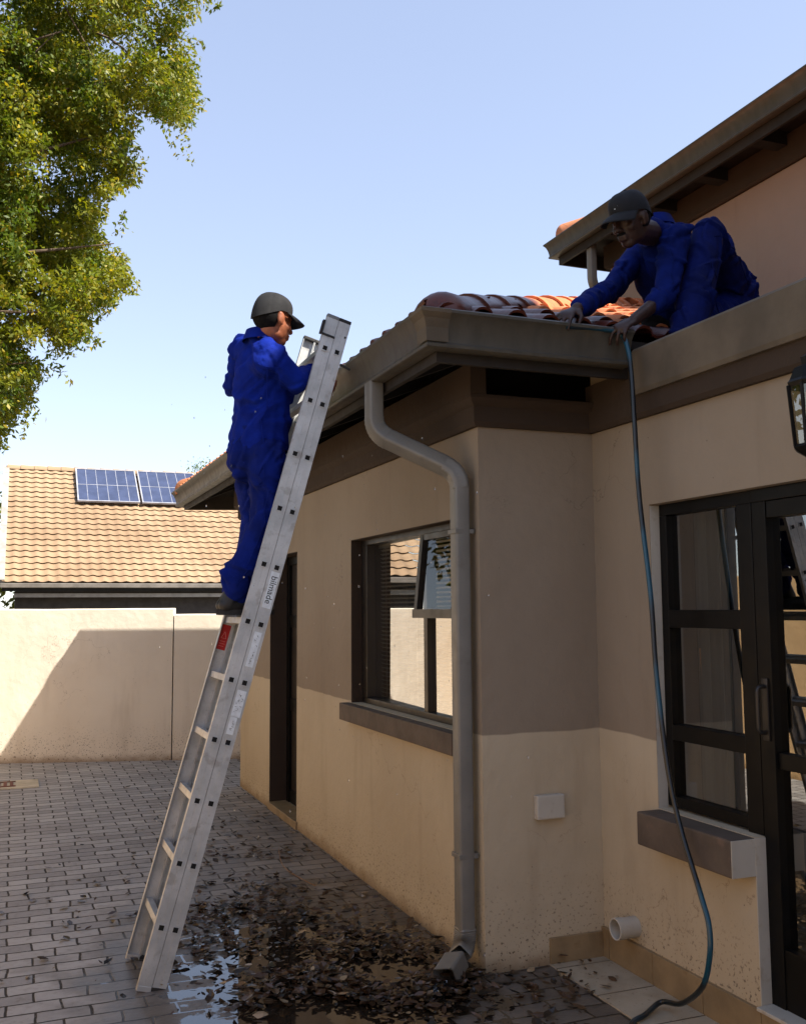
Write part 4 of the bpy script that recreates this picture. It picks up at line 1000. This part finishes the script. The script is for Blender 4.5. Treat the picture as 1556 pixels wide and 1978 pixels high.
def boot(heel, toe, ankle, person_, upv=V((0,0,1))):
    d = (toe-heel); ln = d.length; d = d.normalized(); s = d.cross(upv).normalized(); n = s.cross(d)
    P = [('c', heel+d*.04+n*.045, .040, heel+d*.16+n*.042, .043, (n, .9)), ('c', heel+d*.15+n*.040, .043, toe-d*.045+n*.034, .040, (n, .8)), ('c', heel+d*.05+n*.05, .043, ankle+V((0,0,.04)), .047)]
    b = blob('boot', P, .007, M['shoe'], person_, 3, None, cut=[(heel+n*.012, -n)])
    q = MB(); rows = []
    for h_ in (.0, .026):
        row = []
        for k in range(25):
            a = 2*math.pi*k/24; x = math.cos(a); y = math.sin(a); wd = .044+.006*x
            row.append(heel+d*(ln/2+x*ln/2*.99)+s*(y*wd)+n*h_)
        rows.append(row)
    q.grid(rows); q.add(rows[0][:-1], [tuple(range(24))]); q.add(rows[1][:-1], [tuple(range(24))]); q.build('sole', M['sole'], b)

# --- the man on the ladder
p1 = empty('person', tuple(at(470,1190,y=.55).xy)+(1.57,), 'man in blue overalls and black cap standing on the ladder, reaching to the gutter', 'person')
F1 = frame((.93, .36, -.10)); F1b = frame((.72, .69, 0))
H1 = at(527, 618, y=.50)
nk = at(508, 648, y=.56); rs = at(533, 674, y=.44)+V((-.02,0,-.02)); ls = at(474, 672, y=.72); hip = at(500, 862, y=.60); wst = at(505, 800, y=.58); cst = at(507, 715, y=.57)
rel = at(572, 738, y=.42); rwr = at(612, 722, y=.58); lel = at(451, 748, y=.86); lwr = at(545, 748, y=.92)
rh = at(515, 880, y=.52); lh = at(487, 880, y=.68); rk = at(513, 1003, y=.50); lk = at(495, 1003, y=.66); ra = at(458, 1132, y=.50); la = at(470, 1130, y=.66)
side = F1b[0]; bk = F1b[1]
hdir = V((.35,.55,.25))
body = head_prims(H1, F1) + [('c', H1+V((-.015,0,-.05)), .054, nk+V((0,0,-.03)), .050), ('c', ls+V((0,0,-.03)), .038, rs+V((-.03,0,-.05)), .038), ('c', cst, .105, wst, .10, (bk,.7)), ('c', wst, .10, hip, .11, (bk,.75)), ('c', nk+V((0,0,-.04)), .05, cst, .10),
    ('c', rs+V((-.02,0,-.035)), .038, rel, .038), ('c', rel, .038, rwr, .028), ('c', ls+V((0,0,-.02)), .038, lel, .038), ('c', lel, .038, lwr, .028), ('c', rh, .08, rk, .055), ('c', rk, .052, ra, .038), ('c', lh, .08, lk, .055), ('c', lk, .052, la, .038)]
body += hand_prims(rwr, (.55,.35,-.02), (-.2,-.2,.95), 1, (.5,.8,.6)) + hand_prims(lwr, (.6,-.3,.1), (-.2,.3,.9), -1, (.7,.8,.6))
blob('body', body, .0055, M['skin1'], p1, 2)
jk = [('c', ls+V((0,0,-.014)), .066, rs+V((-.01,0,-.02)), .066), ('c', nk+V((-.005,.01,-.07)), .075, cst, .146, (bk,.80)), ('c', cst, .150, wst, .146, (bk,.78)), ('c', wst, .146, hip+V((0,0,.04)), .152, (bk,.80)), ('c', hip+V((0,0,.05)), .155, hip+V((0,0,-.05)), .162, (bk,.80)),
      ('c', nk+V((-.008,0,-.04)), .066, nk+V((-.002,0,.0)), .062), ('c', cst+V((0,0,.03)), .11, rs+V((-.03,0,-.06)), .07),
      ('c', rs+V((-.015,0,-.015)), .068, rel, .054), ('c', rel, .054, rwr-V((.02,.0,0)), .044), ('c', ls, .068, lel, .052), ('c', lel, .052, lwr, .044),
      ('c', nk+V((0,0,-.062)), .066, rs+V((-.02,0,-.02)), .066), ('c', nk+V((0,0,-.062)), .066, ls+V((0,0,-.012)), .064)]
hem = hip+V((0,0,-.030))
blob('jacket', jk, .007, M['blue'], p1, 3, folds(110, .0105, ln=(.08,.28), wd=(.006,.013), seed=1), cut=[(hem, V((0,0,-1))), (nk+V((0,0,.018)), V((.25,0,1)).normalized())])
tz = [('c', hip+V((0,0,.04)), .126, hip+V((0,0,-.03)), .134, (bk,.85)), ('c', hip+V((-.05,0,-.05)), .104, hip+V((-.04,0,-.08)), .10), ('c', rh, .094, rk, .072), ('c', rk, .072, ra+V((.0,0,.02)), .064), ('c', lh, .092, lk, .072), ('c', lk, .072, la+V((0,0,.02)), .064),
      ('c', ra+V((0,0,.03)), .068, ra+V((0,0,-.01)), .070)]
blob('trousers', tz, .007, M['blue3'], p1, 3, folds(110, .0105, slope=.3, ln=(.08,.30), wd=(.006,.013), seed=4))
def seam(o, pts, r=.0022, name='seam', mat=None):
    from mathutils.bvhtree import BVHTree
    bv = BVHTree.FromPolygons([v_.co for v_ in o.data.vertices], [p_.vertices[:] for p_ in o.data.polygons]); P = []
    for i in range(len(pts)-1):
        for k in range(8):
            h = bv.find_nearest(V(pts[i]).lerp(V(pts[i+1]), k/8)); P.append(h[0]+h[1]*.0008)
    q = MB(); q.tube(P, r, 5); return q.build(name, mat or o.data.materials[0], o, smooth=True)
jo = [c for c in p1.children if c.name.startswith('jacket')][0]; to = [c for c in p1.children if c.name.startswith('trousers')][0]
toc = (CAM-hip).normalized()*.3
seam(jo, [at(455,700,y=.5)+toc, at(500,712,y=.5)+toc, at(545,705,y=.4)+toc]); seam(jo, [at(450,835,y=.5)+toc, at(500,848,y=.5)+toc, at(556,858,y=.5)+toc], .003)
seam(jo, [at(508,712,y=.5)+toc, at(506,780,y=.5)+toc, at(505,845,y=.5)+toc]); seam(to, [at(452,880,y=.5)+toc, at(492,882,y=.5)+toc, at(490,918,y=.5)+toc, at(470,930,y=.5)+toc, at(453,914,y=.5)+toc, at(452,880,y=.5)+toc])
seam(to, [at(535,900,y=.4)+toc, at(520,1000,y=.4)+toc, at(480,1120,y=.4)+toc])
ht = at(423, 1176, y=.48); tt = at(527, 1199, y=.52)
boot(V((ht.x, .50, 1.575)), V((ht.x+.275, .53, 1.575)), ra, p1); boot(V((ht.x+.02, .665, 1.575)), V((ht.x+.29, .69, 1.575)), la, p1)
cap_hat(H1, F1, M['cap'], p1)
blob('hair', [('e', H1+F1[1]*-.022+F1[2]*.012, (.077,.088,.080), F1)], .007, M['hair'], p1, 1, cut=[(H1+F1[1]*-.018, F1[1])])
col_ = MB(); rows = []
for k in range(25):   # collar
    a = R(-150+300*k/24); rr = V((math.sin(a)*.073, -math.cos(a)*.073, 0)); c = nk+V((-.004,0,-.02)); o_ = F1b[0]*rr.x+F1b[1]*rr.y
    rows.append([c+o_*.93+V((0,0,.0)), c+o_*1.0+V((0,0,.045)), c+o_*1.08+V((0,0,.042)), c+o_*1.32+V((0,0,-.012))])
col_.grid(rows); col_.build('collar', M['blue'], p1, smooth=True)

# --- the man crouching on the roof
p2 = empty('person', (1.25, -.1, 2.85), 'man in dark blue overalls and cap crouching on the roof edge, hands in the gutter', 'person')
F2 = frame((-.95, -.24, -.40), V((.0,-.06,1)))
H2 = at(1217, 424, y=-.44)
nk = at(1266, 452, y=-.24); nls = at(1306, 462, y=-.36); frs = at(1243, 480, y=.02); cst = at(1305, 520, y=-.12); plv = at(1408, 572, y=.10)
lel = at(1283, 572, y=-.42); lwr = at(1224, 618, y=-.47); rel = at(1178, 560, y=-.06); rwr = at(1114, 596, y=-.40)
nlh = at(1412, 570, y=-.02); nkn = at(1368, 452, y=-.34); nan = at(1325, 690, y=-.50); frh = at(1395, 580, y=.22); fkn = at(1246, 512, y=-.02); fan = at(1285, 660, y=-.05)
nan.z = 2.78; fan.z = max(fan.z, 3.06)
fwd = (nk-plv).normalized()
body = head_prims(H2, F2) + [('c', H2-F2[1]*.02-F2[2]*.05, .055, nk, .062), ('c', nls, .055, frs, .055), ('c', nk, .07, cst, .11), ('c', cst, .115, plv, .12), ('c', nls, .045, lel, .038), ('c', lel, .037, lwr, .027), ('c', frs, .045, rel, .038), ('c', rel, .036, rwr, .027),
    ('c', nlh, .08, nkn, .055), ('c', nkn, .05, nan, .036), ('c', frh, .08, fkn, .055), ('c', fkn, .05, fan, .036)]
body += hand_prims(lwr, at(1163,650,y=-.50)-lwr, (.1,-.35,.9), -1, (.35,.6,.5), .3) + hand_prims(rwr, at(1066,622,y=-.46)-rwr, (.1,-.3,.9), 1, (.25,.5,.4), .3)
blob('body', body, .0055, M['skin2'], p2, 2)
bn = V((0,.5,.86))
jk = [('c', nls, .072, frs, .070), ('c', nk, .080, cst, .132), ('c', cst, .136, cst.lerp(plv,.6), .140), ('c', cst.lerp(plv,.6), .140, plv+V((.0,0,.02)), .145),
      ('c', nls, .070, lel, .052), ('c', lel, .052, lel.lerp(lwr,.30), .052), ('c', frs, .070, rel, .052), ('c', rel, .052, rel.lerp(rwr,.92), .046), ('c', nk+V((.03,.0,-.01)), .075, nls, .07), ('c', nk+V((.03,.0,-.01)), .075, nk+(H2-nk)*.25, .068)]
blob('jacket', jk, .0075, M['blue2'], p2, 4, folds(120, .013, V((-.8,-.3,.5)), ln=(.08,.26), wd=(.005,.012), seed=2))
tz = [('c', plv, .150, plv+V((.0,0,-.05)), .145), ('c', nlh, .115, nkn, .078), ('c', nkn, .078, nan, .082), ('c', at(1405,600,y=-.02), .13, at(1345,660,y=-.30), .10), ('c', frh, .115, fkn, .085), ('c', fkn, .085, fan, .072), ('c', nlh, .12, frh, .12)]
blob('trousers', tz, .0075, M['blue4'], p2, 4, folds(120, .013, slope=.25, ln=(.1,.35), wd=(.005,.012), seed=3))
for an, y_ in ((nan, 0), (fan, 0)):
    hl = V((an.x+.06, an.y+.01, an.z-.10-(.0 if y_ else .0))); boot(hl, hl+V((-.26,-.06,0)), an, p2)
cap_hat(H2, F2, M['cap2'], p2, True)
blob('hair', [('e', H2-F2[1]*.020+F2[2]*.010, (.077,.090,.080), F2)], .007, M['hair'], p2, 1, cut=[(H2-F2[1]*.0, F2[1])])
q = MB(); c = H2+F2[1]*.088-F2[2]*.052; q.bar(c-F2[0]*.022, c+F2[0]*.022, .010, .012, F2[1]); q.build('moustache', M['hair'], p2)
col_ = MB(); rows = []
Fc = frame(V((-.7,-.3,.0)), V((-.5,-.1,.8)))
for k in range(25):
    a = R(-150+300*k/24); o_ = Fc[0]*(math.sin(a)*.078)-Fc[1]*(math.cos(a)*.078); c = nk+Fc[2]*.03
    rows.append([c+o_*.93, c+o_*1.0+Fc[2]*.045, c+o_*1.08+Fc[2]*.042, c+o_*1.32-Fc[2]*.015])
col_.grid(rows); col_.build('collar', M['blue2'], p2, smooth=True)

jo = [c for c in p2.children if c.name.startswith('jacket')][0]; to = [c for c in p2.children if c.name.startswith('trousers')][0]
toc = (CAM-plv).normalized()*.4
seam(to, [at(1376,470,y=-.3)+toc, at(1400,540,y=-.2)+toc, at(1440,600,y=-.1)+toc]); seam(to, [at(1395,450,y=-.2)+toc, at(1430,500,y=0)+toc, at(1455,560,y=.1)+toc])
seam(jo, [at(1300,440,y=-.3)+toc, at(1322,470,y=-.3)+toc, at(1318,520,y=-.3)+toc])
# ------------------------------------------------------------------ hose, water, litter
hz_pts = [(.20,-.46,2.80),(.38,-.462,2.805),(.47,-.472,2.79),(.482,-.505,2.72),(.480,-.530,2.60),(.482,-.540,2.38),(.487,-.552,2.06),(.487,-.61,1.65),(.473,-.652,1.33),(.455,-.729,.98),(.452,-.80,.76),(.44,-.922,.545),(.425,-.99,.44),(.415,-1.0,.33),(.43,-.93,.20),(.47,-.75,.075),(.47,-.62,.035),(.36,-.67,.022),(.25,-.73,.020),(.10,-.95,.018),(-.2,-1.3,.016)]
def cr(pts, n=8):
    P = [V(p) for p in pts]; P = [P[0]]+P+[P[-1]]; out = []
    for i in range(1, len(P)-2):
        for k in range(n):
            t = k/n; a, b, c, d = P[i-1:i+3]; out.append(.5*((2*b)+(c-a)*t+(2*a-5*b+4*c-d)*t*t+(3*b-a-3*c+d)*t**3))
    out.append(P[-1]); return out
q = MB(); q.tube(cr(hz_pts), .0105, 12)
t = NT('garden_hose_rubber'); xx, yy_, zz_ = t.sep(); rr_ = t.ramp(t.noise(1.9, 2), .50, .60)
M['hosem'] = t.set(color=t.mix(rr_, S(18,23,26), S(14, 66, 84)), rough=.28, normal=t.bump(t.noise(80,2), .1, .002))
o = q.build('garden_hose', M['hosem'], smooth=True); tag(o, 'teal and dark garden hose hanging from the crouching man to the patio floor', 'hose')
# water running out of the outlet
q = MB(); base = kp[-1]+dd*.03
for k in range(9):
    a = base+V((random.uniform(-.01,.012), random.uniform(-.02,.02), random.uniform(-.02,.0))); e = a+V((-.055+random.uniform(-.02,.02), -.04+random.uniform(-.015,.015), -a.z+.008)); m1 = a.lerp(e,.5)+V((-.012,-.01,.012))
    q.tube(cr([a, m1, e], 5), [.0035+.002*random.random()]*11, 6)
o = q.build('water_stream', M['water'], smooth=True); tag(o, 'water pouring from the downpipe shoe onto the paving', kind='stuff')
# fallen leaves
def fallen(n, cen, spread, seed, zmax=.0):
    r2 = np.random.default_rng(seed); mb = MB()
    for k in range(n):
        c = np.array(cen)+r2.normal(size=2)*np.array(spread)
        if c[0] > -.03 and c[1] > -.03: continue
        if noise.noise(V((c[0]*2.6, c[1]*2.6, seed))) < -.14+.2*r2.random() : continue
        a = r2.uniform(0, 6.28); s = .010+.024*r2.random()**1.5; d = V((math.cos(a), math.sin(a), r2.uniform(-.2,.3))).normalized(); q_ = V((-math.sin(a), math.cos(a), r2.uniform(-.35,.35))).normalized(); n_ = d.cross(q_).normalized()
        z = .006+r2.uniform(0,.012)+zmax*r2.random(); p = V((c[0], c[1], z)); cu2 = r2.uniform(-.35,.6); w2 = r2.uniform(.35,.75)
        mb.add([p-d*s, p-d*s*.3+q_*s*w2+n_*s*cu2*.6, p-d*s*.3, p-d*s*.3-q_*s*w2+n_*s*cu2*.6, p+d*s*.4+q_*s*w2*.9+n_*s*cu2*.7, p+d*s*.4+n_*s*.1*cu2, p+d*s*.4-q_*s*w2*.9+n_*s*cu2*.7, p+d*s*1.05+n_*s*cu2],
               [(0,2,1),(0,3,2),(1,2,5,4),(2,3,6,5),(4,5,7),(5,6,7)])
    return mb
lv = MB()
for args in ((1700,(-.48,.08),(.30,.22),1,.035),(1250,(-.50,.42),(.36,.40),2,.012),(1300,(-.72,1.15),(.30,.38),3,.006),(500,(-.42,2.2),(.30,.8),4,0),(260,(.0,-.35),(.25,.3),5,.004),(160,(-1.4,1.6),(.5,.9),6,0),(120,(-.2,3.6),(.4,1.1),8,0)):
    a, b, c, d_, e_ = args; x_ = fallen(a, b, c, d_, e_); lv.add(x_.v, x_.f)
o = lv.build('fallen_leaves', M['dead'], fix=False); tag(o, 'wet brown leaves washed from the gutter lying on the paving', kind='stuff')
q = MB(); q.tube(cr([at(538,1640,z=.006), at(545,1670,z=.02), at(568,1690,z=.012), at(610,1712,z=.006)]), .0018, 5); o = q.build('twig', M['wood']); tag(o, 'thin pale curved twig lying on the paving near the long wall', 'twig')
# splashes of water in the air below the gutter
q = MB(); r3 = random.Random(3)
for k in range(95):
    p = V((r3.uniform(-1.3,-.1), r3.uniform(-.9,1.5), r3.uniform(.25,2.7))); rr = r3.uniform(.0012,.0028); st_ = r3.uniform(1,3.2)
    vs, fs = cap_mesh(p, rr, p+V((.0,.0,rr*st_)), rr, n=6, m_=2); q.add(vs, fs)
o = q.build('water_droplets', M['water'], smooth=True); tag(o, 'fine water drops falling below the gutter', kind='stuff')
